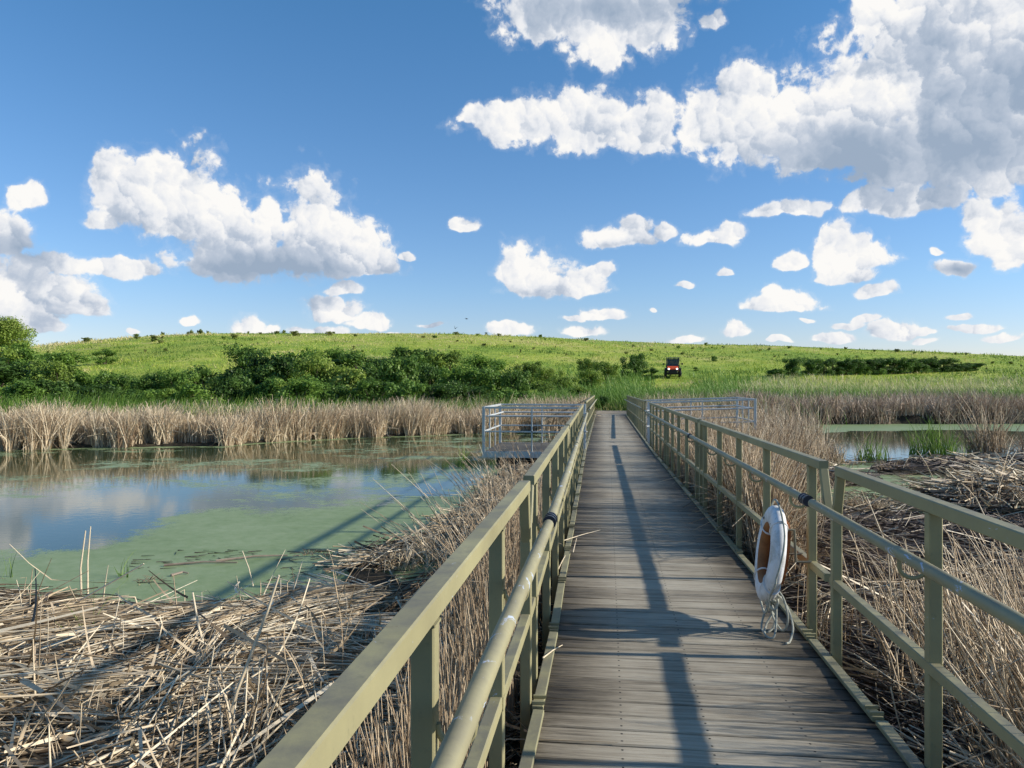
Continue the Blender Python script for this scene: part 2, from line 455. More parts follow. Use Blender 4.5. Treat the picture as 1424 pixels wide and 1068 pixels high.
M['leaf'] = make_leaf('shrub_leaves', [(.05, (0.052, 0.104, 0.021)), (.4, (0.117, 0.215, 0.036)), (.7, (0.195, 0.325, 0.055)), (.98, (0.351, 0.468, 0.104))])
M['leafdark'] = make_leaf('dark_shrub_leaves', [(.05, (0.036, 0.075, 0.018)), (.4, (0.078, 0.150, 0.030)), (.7, (0.130, 0.234, 0.044)), (.98, (0.247, 0.351, 0.078))])
M['leaflight'] = make_leaf('pale_shrub_leaves', [(.05, (0.092, 0.138, 0.030)), (.4, (0.184, 0.276, 0.046)), (.7, (0.287, 0.380, 0.069)), (.98, (0.437, 0.483, 0.149))])
M['scrub'] = make_leaf('scrub_leaves', [(.05, (.09, .115, .035)), (.4, (.19, .23, .06)), (.7, (.30, .34, .09)), (.98, (.42, .40, .16))])
M['bark'] = simple('shrub_bark', (.11, .085, .06), .9, var=6)

# ground
m, nt, b = material('ground_soil'); p = pos(nt)
gm = nt.attr('green'); n1 = nt.noise(p, .9, 5, .65); n2 = nt.noise(p, 9, 4, .6); n3 = nt.noise(p, .045, 4, .6); n4 = nt.noise(p, .35, 4, .65)
mud = nt.ramp(nt.math('ADD', nt.math('MULTIPLY', n1, .6), nt.math('MULTIPLY', n2, .4)), [(.35, (.018, .015, .010)), (.55, (.045, .036, .024)), (.75, (.060, .070, .028))])
gr = nt.ramp(nt.math('ADD', nt.math('MULTIPLY', n3, .65), nt.math('MULTIPLY', n4, .4)), [(.34, (.12, .20, .028)), (.46, (.21, .31, .04)), (.56, (.34, .40, .058)), (.66, (.44, .42, .12)), (.8, (.46, .40, .19))])
nt.l.new(nt.mix(gm, mud, gr), b.inputs['Base Color']); b.inputs['Roughness'].default_value = .9; b.inputs['Specular IOR Level'].default_value = .15
bump(nt, b, nt.math('ADD', n2, nt.math('MULTIPLY', n4, 3)), .5, .1)
M['ground'] = m
m, nt, b = material('path_dirt'); p = pos(nt)
n1 = nt.noise(p, 2, 5, .65); n2 = nt.noise(p, 20, 3)
nt.l.new(nt.ramp(nt.math('ADD', nt.math('MULTIPLY', n1, .6), nt.math('MULTIPLY', n2, .4)), [(.3, (.16, .12, .08)), (.6, (.38, .31, .22)), (.8, (.5, .42, .31))]), b.inputs['Base Color'])
b.inputs['Roughness'].default_value = .95; M['path'] = m

# pond: dark clear water with a skin of duckweed where the 'weed' attribute is high
m, nt, b = material('pond_water'); p = pos(nt)
weed = nt.attr('weed')
w1 = nt.noise(p, .9, 6, .7, .3); w2 = nt.noise(p, 7, 5, .72); w3 = nt.noise(nt.vmath('MULTIPLY', p, (1, 2.2, 1)), 26, 4, .7)
th = nt.math('ADD', weed, nt.math('ADD', nt.math('MULTIPLY', nt.math('SUBTRACT', w1, .5), .85), nt.math('ADD', nt.math('MULTIPLY', nt.math('SUBTRACT', w2, .5), .40), nt.math('MULTIPLY', nt.math('SUBTRACT', w3, .5), .65))))
msk = nt.mapr(th, .46, .56, 0, 1)
wc = nt.ramp(nt.math('ADD', nt.math('MULTIPLY', w2, .5), nt.math('MULTIPLY', w1, .5)), [(.25, (.115, .17, .055)), (.45, (.205, .27, .115)), (.62, (.265, .325, .165)), (.8, (.34, .39, .23))])
wc = nt.mix(nt.mapr(w3, .60, .72, 0, .55), wc, (.06, .085, .03))
b.inputs['Roughness'].default_value = .5; b.inputs['Specular IOR Level'].default_value = .22
nt.l.new(wc, b.inputs['Base Color'])
bump(nt, b, nt.math('ADD', w3, w2), .25, .004)
wa = nt.new('ShaderNodeBsdfPrincipled'); wa.inputs['Base Color'].default_value = (.040, .060, .020, 1)
wa.inputs['Roughness'].default_value = .045; wa.inputs['IOR'].default_value = 1.333; wa.inputs['Specular IOR Level'].default_value = .5
bn = nt.new('ShaderNodeBump'); bn.inputs['Strength'].default_value = .16; bn.inputs['Distance'].default_value = .0045
rip = nt.noise(nt.vmath('MULTIPLY', p, (1, 1.6, 1)), 5.5, 3, .6)
nt.l.new(rip, bn.inputs['Height']); nt.l.new(bn.outputs[0], wa.inputs['Normal'])
mx = nt.new('ShaderNodeMixShader'); nt.l.new(msk, mx.inputs[0]); nt.l.new(wa.outputs[0], mx.inputs[1]); nt.l.new(b.outputs[0], mx.inputs[2])
nt.l.new(mx.outputs[0], m.node_tree.nodes['Material Output'].inputs[0])
M['water'] = m
m, nt, b = material('chalky_white_ring'); p = pos(nt)
d1 = nt.noise(p, 7, 6, .7, .5); d2 = nt.noise(nt.vmath('MULTIPLY', p, (1, 1, .35)), 30, 4, .7)
col = nt.mix(nt.mapr(d1, .46, .64, 0, .7), (.76, .77, .78), (.40, .39, .35)); col = nt.mix(nt.mapr(d2, .60, .70, 0, .6), col, (.33, .27, .20))
nt.l.new(col, b.inputs['Base Color']); b.inputs['Roughness'].default_value = .5; bump(nt, b, d2, .2, .003); M['ringwhite'] = m
M['worn'] = simple('rust_stained_inner_face', (.36, .15, .05), .75, var=16)
M['board'] = simple('rust_brown_board', (.30, .105, .030), .7, var=12)
M['rope'] = simple('grey_green_rope', (.46, .47, .40), .8, var=45)
# ------------------------------------------------------------------ where is land, where is water
def P_(s, z=WZ):
    out = []
    for q in s.split():
        x, y = map(float, q.split(','))
        X, Y = spot(x, y, z); out.append((float(X), float(Y)))
    return out
# shore of the left pond, the right pond (water polygons), and the rafts of dead reed on the right
LPOND = P_('-900,900 -250,835 0,846 90,840 155,852 220,866 276,852 345,846 400,830 456,814 478,796 510,778 540,766 600,748 650,718 680,672 706,648 735,636 775,628 800,618 806,603 740,601 660,603 560,607 420,612 300,621 150,622 0,626 -200,631 -900,640')
RPOND = P_('1005,640 1030,612 1060,598 1150,590 1424,589 1700,590 2300,600 2300,770 1424,752 1250,752 1180,738 1100,735 1055,730 1040,700 1020,665')
POCKET = P_('545,792 600,772 640,758 655,768 640,800 600,822 570,812')
RPOCKET = P_('1225,905 1262,900 1290,960 1262,1010 1235,980')
MATS = [P_('1200,652 1300,643 1424,640 1560,641 1560,656 1424,660 1330,662 1230,660'),
        P_('1270,700 1330,686 1424,684 1600,686 1600,722 1424,720 1330,716'),
        P_('1060,655 1100,650 1165,660 1215,664 1225,672 1190,676 1120,684 1075,694'),
        P_('1100,728 1150,724 1212,722 1250,728 1340,732 1480,730 1480,762 1100,762')]
REEDS_R = P_('950,640 1000,600 1030,590 1085,590 1125,604 1160,622 1150,645 1110,656 1085,676 1040,700 1000,700')
def water_sd(x, y):
    """negative in open water"""
    x0, y0 = np.asarray(x, float), np.asarray(y, float)
    x = x0 + (nz1(x0, y0, .8, 3) - .5) * .7; y = y0 + (nz2(x0, y0, .8, 3) - .5) * .7
    w = np.minimum(np.minimum(sdf(x, y, LPOND), sdf(x, y, RPOND)), np.minimum(sdf(x, y, POCKET), sdf(x, y, RPOCKET)))
    for k in MATS + [REEDS_R]: w = np.maximum(w, -sdf(x, y, k))
    return w

YC = [(-700, 505), (-200, 492), (0, 486), (60, 480), (150, 472), (230, 467), (300, 464.5), (430, 463), (560, 463), (640, 464.5), (740, 468), (850, 474.5), (940, 478), (1060, 481), (1200, 486), (1300, 490), (1424, 496), (1700, 504), (2200, 512)]
def crest(az):
    x = 712 + FPX * np.tan(np.clip(az + YAW, -1.2, 1.2))
    y = np.interp(x, [q[0] for q in YC], [q[1] for q in YC])
    return (HOR - y) / np.hypot(FPX, x - 712)
RC = 170.0
def far_base(az):           # where the land behind the ponds begins to climb, by bearing
    return np.interp(np.degrees(az), [-60, -40, -20, -8, 0, 8, 20, 40], [36, 36, 38, 41, 44, 52, 62, 62])
def height(x, y, w=None):
    x = np.asarray(x, float); y = np.asarray(y, float)
    r = np.hypot(x, y); az = np.arctan2(x, np.maximum(y, 1e-3))
    if w is None: w = water_sd(x, y)
    rb = far_base(az)
    zc = EYE + crest(az) * RC
    s = np.clip((r - rb) / (RC - rb), 0, 1.6)
    up = np.where(s < 1, 1.12 * s - .12 * s ** 3 - .30 * np.sin(np.minimum(s, 1) * PI) * (1 - s), 1.0)
    hill = zc * np.clip(up, 0, 1) - np.where(s > 1, (s - 1) * 9, 0)
    hill = hill + sm(60, 100, r) * (nz1(x, y, 30, 3) - .5) * 1.0 * (1 - .5 * sm(140, 170, r))
    land = -.33 + .33 * sm(30, 42, r) + (nz2(x, y, 2.0, 4) - .5) * .10 + hill
    # rafts of matted reed stand a little proud
    for k, hh in ((MATS[1], .26), (MATS[0], .10), (MATS[2], .10)):
        q = sdf(x, y, k); land = land + hh * sm(0, -1.4, q)
    bed = -.95
    z = np.where(y > -50, bed + (land - bed) * sm(-.28, .16, w + (nz3(x, y, .7, 3) - .5) * .35), land)
    return z

# ground: one sheet in rings around the walk, fine near by, out to the horizon
def ring_grid():
    rr = np.concatenate([np.linspace(.3, 2.2, 8, endpoint=False), 2.2 * (900 / 2.2) ** (np.linspace(0, 1, 520) ** 1.0)])
    a1 = np.radians(np.linspace(-46, 40, 760)); a2 = np.radians(np.linspace(40, 314, 90))[1:-1]
    aa = np.concatenate([a1, a2]); return rr, aa
rr, aa = ring_grid(); nr, na = len(rr), len(aa)
RR, AA = np.meshgrid(rr, aa, indexing='ij')
X = RR * np.sin(AA); Y = RR * np.cos(AA)
fl = (np.abs(np.degrees(AA)) < 60)
W = np.full(X.shape, 1.0)
W[RR < 75] = water_sd(X[RR < 75], Y[RR < 75])
Z = height(X, Y, W)
Z = np.where(fl | (RR < 6), Z, np.minimum(Z, 2) - .0)
V = np.stack([X.ravel(), Y.ravel(), Z.ravel()], 1)
i, j = np.meshgrid(np.arange(nr - 1), np.arange(na), indexing='ij')
j2 = (j + 1) % na
F = np.stack([i * na + j, (i + 1) * na + j, (i + 1) * na + j2, i * na + j2], -1).reshape(-1, 4)
cidx = len(V); V = np.vstack([V, [[0, 0, Z[0].mean()]]])
j = np.arange(na); T = np.stack([np.full(na, cidx), j, (j + 1) % na], 1)
green = np.append(np.where(X > 1.5, sm(46, 60, RR), sm(29, 40, RR)).ravel(), 0)
me = np_mesh('ground', V, [F, T], smooth=True, vattrs={'green': green})
g = link_mesh('ground', me, M['ground']); tag(g, kind='structure')

# water
gx = np.concatenate([np.linspace(-60, -16, 60, endpoint=False), np.linspace(-16, 22, 420, endpoint=False), np.linspace(22, 70, 60)])
gy = np.concatenate([np.linspace(-6, 2, 10, endpoint=False), np.linspace(2, 30, 330, endpoint=False), np.linspace(30, 70, 80)])
GX, GY = np.meshgrid(gx, gy, indexing='ij')
nx, ny = GX.shape
V = np.stack([GX.ravel(), GY.ravel(), np.full(GX.size, WZ)], 1)
i, j = np.meshgrid(np.arange(nx - 1), np.arange(ny - 1), indexing='ij')
F = np.stack([i * ny + j, (i + 1) * ny + j, (i + 1) * ny + j + 1, i * ny + j + 1], -1).reshape(-1, 4)
# duckweed: a broad sheet on the near half of the left pond, a rim at the far shore, most of the right pond
WL = P_('-900,792 -200,782 0,770 90,758 150,746 200,735 270,720 330,708 420,701 520,697 600,692 650,684 720,664 760,652 900,700 900,1100 -900,1100')
gx_, gy_ = GX.ravel(), GY.ravel()
wl = sm(1.5, -1.3, sdf(gx_ + (nz1(gx_, gy_, 2.5, 3) - .5) * 2, gy_ + (nz2(gx_, gy_, 2.0, 3) - .5) * 1.6, WL)) * .86
wd = water_sd(gx_, gy_)
rim = sm(-1.1, -.05, wd) * .62
band = .47 * sm(.30, .60, nz1(gx_, gy_ * 2.2, 3.0, 4))           # thin drifting scum over the dark water
weed = np.maximum(np.maximum(wl, rim), band)
rightside = gx_ > 1.5
clear = np.minimum(sdf(gx_, gy_, P_('1078,650 1068,606 1180,599 1300,597 1424,599 1700,600 1700,645 1424,640 1290,645 1190,648 1120,640')), 9)
clear2 = sdf(gx_, gy_, P_('1220,712 1300,706 1330,726 1250,735 1210,728'))
wr = np.where(clear < 0, .33 + .3 * sm(-.8, 0, clear), .95)
wr = np.where(clear2 < 0, .5, wr)
wr = np.maximum(wr, np.where(gy_ < 8, .62, 0))
weed = np.where(rightside, wr, weed)
me = np_mesh('pond_water', V, F, smooth=True, vattrs={'weed': weed})
tag(link_mesh('pond_water', me, M['water']), kind='structure')
# ------------------------------------------------------------------ the boardwalk
def bend(y):                    # the walk drifts a little to the left as it goes
    return float(np.interp(y, [4, 17.5, 38], [0, -.19, -.28]))
DL, DR = -.315, 1.19            # deck edges
rw = random.Random(5)
walk = empty('boardwalk', (.44, 4.0, -.25), 'weathered grey plank boardwalk running straight across the marsh', 'boardwalk')
b = MB(); y = -2.2
while y < 39.4:
    w = .1375; z0 = rw.uniform(-.0025, .0015); tl = rw.uniform(-.0015, .0015); o = bend(y)
    l, r_ = DL + o - .012 + rw.uniform(-.006, .006), DR + o + .012 + rw.uniform(-.006, .006)
    # a plank: chamfered section swept across the walk, slightly cupped
    y0, y1 = y, y + w; c = .006
    pr = [(y0, -.038), (y1, -.038), (y1, z0 + tl - c), (y1 - c, z0 + tl), (y1 - .05, z0 + tl - .001), (y0 + .05, z0 - tl - .001), (y0 + c, z0 - tl), (y0, z0 - tl - c)]
    n = 5; xs = [l + (r_ - l) * k / (n - 1) for k in range(n)]; V = []; sag = [rw.uniform(-.0008, .0008) for _ in xs]
    for k, x in enumerate(xs): V += [(x, p[0], p[1] + sag[k]) for p in pr]
    m8 = len(pr)
    F = [(k * m8 + i, k * m8 + (i + 1) % m8, (k + 1) * m8 + (i + 1) % m8, (k + 1) * m8 + i) for k in range(n - 1) for i in range(m8)]
    F += [tuple(range(m8 - 1, -1, -1)), tuple(range((n - 1) * m8, n * m8))]
    b.add(V, F, rw.random()); y += .147 + rw.uniform(-.0008, .0008)
b.build('deck_planks', M['plank'], walk)
def run(y0, y1, step=1.2):
    n = max(1, int(round((y1 - y0) / step))); return [y0 + (y1 - y0) * k / n for k in range(n + 1)]
SEC = [-2.2, 4.1, 9.2, 14.2, 19.2, 24.3, 29.4, 34.4, 39.4]
for k in range(len(SEC) - 1):
    for xx in (DL - .008, DR + .008, .44):
        s_ = MB(); a, c = SEC[k] + .02, SEC[k + 1] - .02
        s_.beam((xx + bend(a), a, -.135), (xx + bend(c), c, -.135), .045, .185)
        s_.build('stringer', M['steel'], walk)
    if k < 7:
        for yy in (SEC[k] + .9, SEC[k + 1] - .9):
            f = MB(); o = bend(yy)
            f.beam((DL + .1 + o, yy, -.38), (DR - .1 + o, yy, -.38), .9, .28, .04); f.build('float', M['foam'], walk)
for side in (0, 1):
    y = -2.1
    while y < 39.0:
        L = 1.13 + rw.uniform(-.05, .05); a, c = y, min(y + L - .03, 39.3)
        xx = (DL - .001 if side == 0 else DR + .001); t = rw.uniform(-.004, .004)
        q = MB(); q.beam((xx + bend(a) + t, a, .0135 + rw.uniform(0, .004)), (xx + bend(c) - t, c, .0135), .052, .022, .003, r=rw.random())
        if y < 16:      # little cleats standing proud at the joints
            for dy in (.0, .07): q.beam((xx - .03 + bend(a), a + .02 + dy, .034), (xx + .03 + bend(a), a + .024 + dy, .034), .012, .016, .002)
        q.build('kerb', M['curb'], walk); y += L

# ------------------------------------------------------------------ railings
XL, XR = -.378, 1.245
TUBE = .05
def rail_z(y):                      # the far stretch dips towards the bank
    return float(np.interp(y, [0, 22, 39], [0, 0, -.09]))
def railing(side, y0, y1, posts, label, brackets=True, near_end='plain', far_end='plain', coup=None, drop=0.0, htop=1.06, n_tube=12):
    X0 = XL if side < 0 else XR
    inn = .105 if side < 0 else -.125      # the handrail stands off to the inside
    fx = lambda y: X0 + bend(y)
    t = empty('railing', (fx(y0), y0, -.1), label, 'railing', 'olive railing sections along the walk')
    T = lambda y: htop + rail_z(y)
    top = MB(); a, c = y0 + (.0 if near_end == 'plain' else -.0), y1
    zt = T(a) - TUBE / 2
    top.beam((fx(a), a, T(a) - TUBE / 2), (fx(c), c, T(c) - TUBE / 2), TUBE + .003, TUBE + .002, .004)
    top.build('top_rail', M['olive'], t)
    mid = MB(); zm = .41 + drop
    ma = y0 - .085 if near_end == 'V' else y0 + .03; mc = y1 + .11 if far_end == 'V' else y1 - .03
    mid.beam((fx(ma), ma, zm + rail_z(y0)), (fx(mc), mc, zm + rail_z(y1) + (.004 if far_end == 'V' else 0)), TUBE - .006, .046, .004); mid.build('mid_rail', M['olive'], t)
    pts = [(fx(yy) + inn, yy, .85 + rail_z(yy)) for yy in run(y0 - .06, y1 + .06, 2.5)]
    hr = MB().tube(pts, .0245, n_tube); h = hr.build('handrail', M['pipe'], t, smooth=True)
    if coup is not None:
        cp = MB(); yy = coup
        for dy, rr_ in ((-.05, .0275), (.05, .0275)): pass
        cp.tube([(fx(yy) + inn, yy - .055, .85), (fx(yy) + inn, yy + .055, .85)], .0285, 14)
        for dy in (-.05, 0, .05): cp.tube([(fx(yy) + inn, yy + dy - .006, .85), (fx(yy) + inn, yy + dy + .006, .85)], .032, 14)
        cp.build('coupling', M['coupling'], t, smooth=True)
    for yy in posts:
        p = MB(); zz = T(yy) - TUBE - .002
        p.beam((fx(yy), yy, -.2), (fx(yy), yy, zm + rail_z(yy) - .0235), TUBE, TUBE, .004, up=(0, 1, 0))
        p.beam((fx(yy), yy, zm + rail_z(yy) + .0235), (fx(yy), yy, zz), TUBE, TUBE, .004, up=(0, 1, 0))
        p.beam((fx(yy), yy, zm + rail_z(yy) - .0235), (fx(yy), yy, zm + rail_z(yy) + .0235), TUBE + .004, TUBE - .006, .003, up=(0, 1, 0))
        p.build('post', M['olive'], t)
        if yy < 12:
            for zz_ in (-.06, -.13):
                bt = MB(); bt.tube([(fx(yy) + side * -.0245, yy, zz_), (fx(yy) + side * -.036, yy, zz_)], .011, 6); bt.build('bolt', M['steel'], t)
            wd = MB(); wd.beam((fx(yy), yy, zz - .006), (fx(yy), yy, zz - .0005), TUBE + .007, TUBE + .007, .002, up=(0, 1, 0)); wd.build('weld', M['olive'], t)
        if brackets and yy < 24:
            k = MB(); xi = fx(yy) + (TUBE / 2 if side < 0 else -TUBE / 2); xh = fx(yy) + inn; z0 = .85 + rail_z(yy)
            arc = [(xi, yy, z0 - .055)]
            for q in range(9):
                a_ = PI * q / 8
                arc.append((xi + (xh - xi) * (.5 - .5 * math.cos(a_)), yy, z0 - .055 - .042 * math.sin(a_)))
            arc.append((xh, yy, z0 - .022)); k.tube(arc, .0085, 8); k.build('bracket', M['olive'], t, smooth=True)
    # raked end members meet in a V where two sections butt
    if near_end == 'V':
        e = MB(); e.beam((fx(y0) , y0 + .012, T(y0) - TUBE - .001), (fx(y0), y0 - .10, .765), TUBE - .004, .042, .004, up=(0, 1, 0)); e.build('raked_end', M['olive'], t)
    if far_end == 'V':
        e = MB(); e.beam((fx(y1), y1 - .012, T(y1) - TUBE - .001), (fx(y1), y1 + .06, .765), TUBE - .004, .042, .004, up=(0, 1, 0))
        e.beam((fx(y1), y1 + .062, .785), (fx(y1), y1 + .062, -.2), TUBE, TUBE, .004, up=(0, 1, 0)); e.build('raked_end', M['olive'], t)
    return t
# left side
JL = 3.60
railing(-1, -2.0, JL - .09, [-1.6, -.5, .52, 1.57, 2.62], 'nearest olive railing section on the pond side, lowest in the photo', far_end='V', coup=None)
railing(-1, JL + .10, 8.30, [JL + .28, 4.95, 6.0, 7.05, 8.05], 'second olive railing section on the pond side, with a blue-black pipe coupling', near_end='V', far_end='V', coup=JL + .08)
railing(-1, 8.50, 13.0, [8.7, 9.75, 10.8, 11.85, 12.8], 'third olive railing section on the pond side, short of the small platform', near_end='V', far_end='V')
railing(-1, 13.2, 17.5, [13.4, 14.4, 15.4, 16.4, 17.3], 'olive railing section on the pond side ending at the left platform gate post')
railing(-1, 20.4, 38.6, [20.6 + 1.2 * k for k in range(15)], 'olive railing on the pond side beyond the left platform, running to the bank')
# right side
JR = 4.50
railing(1, -1.5, JR - .17, [-.6, .55, 1.75, 3.14], 'nearest olive railing section on the right, at the right edge of the photo', far_end='V')
railing(1, JR + .12, 9.80, [JR + .37, 6.12, 7.28, 8.4, 9.5], 'olive railing section on the right that carries the white life ring', near_end='V', far_end='V', coup=JR + .02)
railing(1, 10.02, 14.6, [10.25, 11.4, 12.5, 13.5, 14.4], 'third olive railing section on the right, beyond the life ring section', near_end='V', coup=9.95)
railing(1, 14.75, 19.3, [14.95, 16.0, 17.05, 18.1, 19.1], 'olive railing section on the right ending at the wide right platform')
railing(1, 21.6, 38.6, [21.8 + 1.2 * k for k in range(15)], 'olive railing on the right beyond the galvanised gate post, running to the bank')

# ------------------------------------------------------------------ fishing platforms in galvanised pipe
def platform(name, x0, x1, y0, y1, zb, label, tilt=0.0, htop=1.02, gate=0):
    """deck with a railing on the three sides away from the walk; gate = side of the walk"""
    zt = lambda x: tilt * (x - (x1 if gate > 0 else x0)) / (x1 - x0) * (1 if gate < 0 else -1)
    t = empty(name, ((x0 + x1) / 2, (y0 + y1) / 2, zb - .3), label, 'platform')
    d = MB(); yy = y0 + .03
    while yy < y1 - .1:
        V = []; r_ = rw.random()
        d.beam((x0 + .02, yy + .07, zb - .018 + zt(x0)), (x1 - .02, yy + .07, zb - .018 + zt(x1)), .138, .036, .003, r=r_); yy += .146
    d.build('platform_deck', M['plank'], t)
    f = MB()
    for a, c in (((x0, y0), (x1, y0)), ((x0, y1), (x1, y1))): f.beam((a[0], a[1], zb - .075 + zt(a[0])), (c[0], c[1], zb - .075 + zt(c[0])), .05, .14, .003)
    for xx in (x0 + .027, x1 - .027): f.beam((xx, y0 + .03, zb - .08 + zt(xx)), (xx, y1 - .03, zb - .08 + zt(xx)), .05, .13, .003)
    f.build('platform_frame', M['galv'], t)
    for k in (0.25, .75):
        q = MB(); yy = y0 + (y1 - y0) * k; q.beam((x0 + .25, yy, zb - .3), (x1 - .25, yy, zb - .3), .7, .28, .04); q.build('float', M['foam'], t)
    out = x0 if gate > 0 else x1; inn_ = x1 if gate > 0 else x0
    nx_ = 2
    P3 = [((inn_, y0), (out, y0), nx_), ((out, y0), (out, y1), 3), ((out, y1), (inn_, y1), nx_)]
    done = set()
    for (ax, ay), (bx, by), n in P3:
        for k in range(n + 1):
            x = ax + (bx - ax) * k / n; yy = ay + (by - ay) * k / n
            key = (round(x, 2), round(yy, 2))
            if key in done: continue
            done.add(key); cor = k in (0, n)
            s_ = .062 if cor else .034
            p = MB(); p.beam((x, yy, zb - .14 + zt(x)), (x, yy, zb + htop - (.0 if cor else .046) + zt(x)), s_, s_, .004, up=(0, 1, 0)); p.build('post' if cor else 'baluster', M['galv'], t)
        e = .033
        ux, uy = (bx - ax), (by - ay); Ln = math.hypot(ux, uy); ux /= Ln; uy /= Ln
        A = (ax + ux * e, ay + uy * e); B = (bx - ux * e, by - uy * e)
        for nm, h, wd, ht in (('top_rail', htop - .024, .046, .044), ('mid_rail', .30, .034, .034),):
            if nm == 'mid_rail': h = .45
            m_ = MB(); m_.beam((A[0], A[1], zb + h + zt(A[0])), (B[0], B[1], zb + h + zt(B[0])), wd, ht, .003); m_.build(nm, M['galv'], t)
        # pipe handrail on the inside of the platform
        ix, iy = -uy * -.09, ux * -.09
        cx_, cy_ = (x0 + x1) / 2, (y0 + y1) / 2
        if (cx_ - A[0]) * ix + (cy_ - A[1]) * iy < 0: ix, iy = -ix, -iy
        m_ = MB().tube([(A[0] + ix, A[1] + iy, zb + .80 + zt(A[0])), (B[0] + ix, B[1] + iy, zb + .80 + zt(B[0]))], .021, 8); m_.build('handrail', M['galv'], t, smooth=True)
    return t
platform('platform', -2.82, -.60, 17.42, 20.15, -.02, 'small galvanised viewing platform with blue-grey pipe rails over the pond', gate=1)
platform('platform', 1.12, 3.80, 20.6, 23.4, 0.0, 'galvanised viewing platform among the dead reeds on the right of the walk', tilt=.09, htop=1.05, gate=-1)
for x, y, lb in ((-.53, 17.9, 'galvanised gate post where the left platform opens off the walk'), (1.06, 20.35, 'tall galvanised gate post where the right platform opens off the walk')):
    t = empty('gate_post', (x, y, -.15), lb, 'post')
    p = MB(); p.beam((x, y, -.15), (x, y, 1.04), .065, .065, .005, up=(0, 1, 0)); p.build('post', M['galv'], t)
    for z in (.42, .83):
        k = MB(); k.tube([(x, y - .033, z), (x, y - .10, z), (x + (.06 if x < 0 else -.06), y - .13, z)], .018, 8); k.build('bracket', M['galv'], t, smooth=True)
    p = MB(); p.beam((x, y, 1.04), (x, y, 1.052), .075, .075, .003, up=(0, 1, 0)); p.build('cap', M['galv'], t)

# ------------------------------------------------------------------ life ring
RY = 4.93
ring = empty('life_ring', (1.0, RY, .455), 'scuffed white life ring hanging from the right railing with a tangled rope', 'life ring')
ring.rotation_euler = (0, math.radians(8), math.radians(-2))
V = []; F = []; n1_, n2_ = 56, 18; R0, r0 = .228, .074
for i in range(n1_):
    a = 2 * PI * i / n1_
    for j_ in range(n2_):
        q = 2 * PI * j_ / n2_
        cr = R0 + r0 * .95 * math.copysign(abs(math.cos(q)) ** .85, math.cos(q)); xx = r0 * .60 * math.copysign(abs(math.sin(q)) ** .8, math.sin(q))
        V.append((xx, cr * math.cos(a), cr * math.sin(a)))
F = [(i * n2_ + j_, i * n2_ + (j_ + 1) % n2_, ((i + 1) % n1_) * n2_ + (j_ + 1) % n2_, ((i + 1) % n1_) * n2_ + j_) for i in range(n1_) for j_ in range(n2_)]
me = bpy.data.meshes.new('ring_body'); me.from_pydata(V, [], F); me.polygons.foreach_set('use_smooth', np.ones(len(F), bool))
link_mesh('ring_body', me, [M['ringwhite'], M['worn']], ring)
me.polygons.foreach_set('material_index', np.array([1 if math.cos(2 * PI * ((k % n2_) + .5) / n2_) < -.62 else 0 for k in range(len(F))], np.int32))
def local_tube(name, pts, rad, mat, parent, n=8):
    V = MB().tube(pts, rad, n); me = bpy.data.meshes.new(name); me.from_pydata(V.v, [], V.f)
    me.attributes.new('rnd', 'FLOAT', 'FACE').data.foreach_set('value', np.full(len(V.f), .5, np.float32))
    me.polygons.foreach_set('use_smooth', np.ones(len(V.f), bool)); return link_mesh(name, me, mat, parent)
for a0 in (40, 130, 220, 310):                      # bands that hold the grab line
    a = math.radians(a0); pts = []
    for q in range(17):
        t_ = 2 * PI * q / 16; cr = R0 + (r0 + .002) * math.cos(t_); pts.append(((r0 * .64) * math.sin(t_), cr * math.cos(a), cr * math.sin(a)))
    local_tube('strap', pts, .006, M['ringwhite'], ring, 6)
pts = []
for q in range(121):
    a = 2 * PI * q / 120; s_ = abs(math.sin(2 * (a - math.radians(40)))); cr = R0 + r0 + .008 + .022 * s_ + (.03 * s_ if math.sin(a) < -.3 else 0)
    pts.append((.012 * math.sin(3 * a), cr * math.cos(a), cr * math.sin(a)))
local_tube('grab_line', pts, .0062, M['rope'], ring)
def spline(ctrl, n=10):
    out = []; P = [ctrl[0]] + ctrl + [ctrl[-1]]
    for i in range(1, len(P) - 2):
        for k in range(n):
            t = k / n; a, b_, c_, d = (Vector(P[i - 1]), Vector(P[i]), Vector(P[i + 1]), Vector(P[i + 2]))
            out.append(.5 * ((2 * b_) + (c_ - a) * t + (2 * a - 5 * b_ + 4 * c_ - d) * t * t + (3 * b_ - a - 3 * c_ + d) * t ** 3))
    out.append(Vector(ctrl[-1])); return out
rope = empty('rope', (1.02, RY, .02), 'tangle of grey-green rope looped under the life ring and touching the deck', 'rope')
rr_ = random.Random(21)
def loop(ctrl, r=.0062):
    MB().tube(spline([(x, RY + y, z) for x, y, z in ctrl]), r, 7).build('rope_loop', M['rope'], rope, smooth=True)
loop([(.97, -.12, .33), (.95, -.16, .22), (.99, -.10, .12), (.95, -.13, .05), (.93, -.20, .012), (.97, -.24, .010), (1.0, -.17, .08), (1.01, -.10, .20), (.98, -.05, .27)])
loop([(.99, .02, .28), (1.0, -.03, .18), (.96, -.04, .10), (.93, -.09, .02), (.95, -.15, .010), (1.0, -.12, .05), (1.02, -.04, .15), (1.0, .04, .24)])
loop([(.98, -.16, .30), (1.03, -.22, .24), (1.05, -.25, .12), (1.03, -.20, .04), (.99, -.13, .10), (1.0, -.05, .18), (1.04, -.12, .22)])
loop([(1.0, -.08, .25), (1.06, -.16, .18), (1.08, -.24, .08), (1.05, -.30, .012), (1.02, -.34, .011)])
loop([(.96, -.02, .20), (1.01, .05, .14), (1.03, -.01, .07), (.98, -.07, .14), (1.0, -.14, .20), (.95, -.10, .17)], .007)
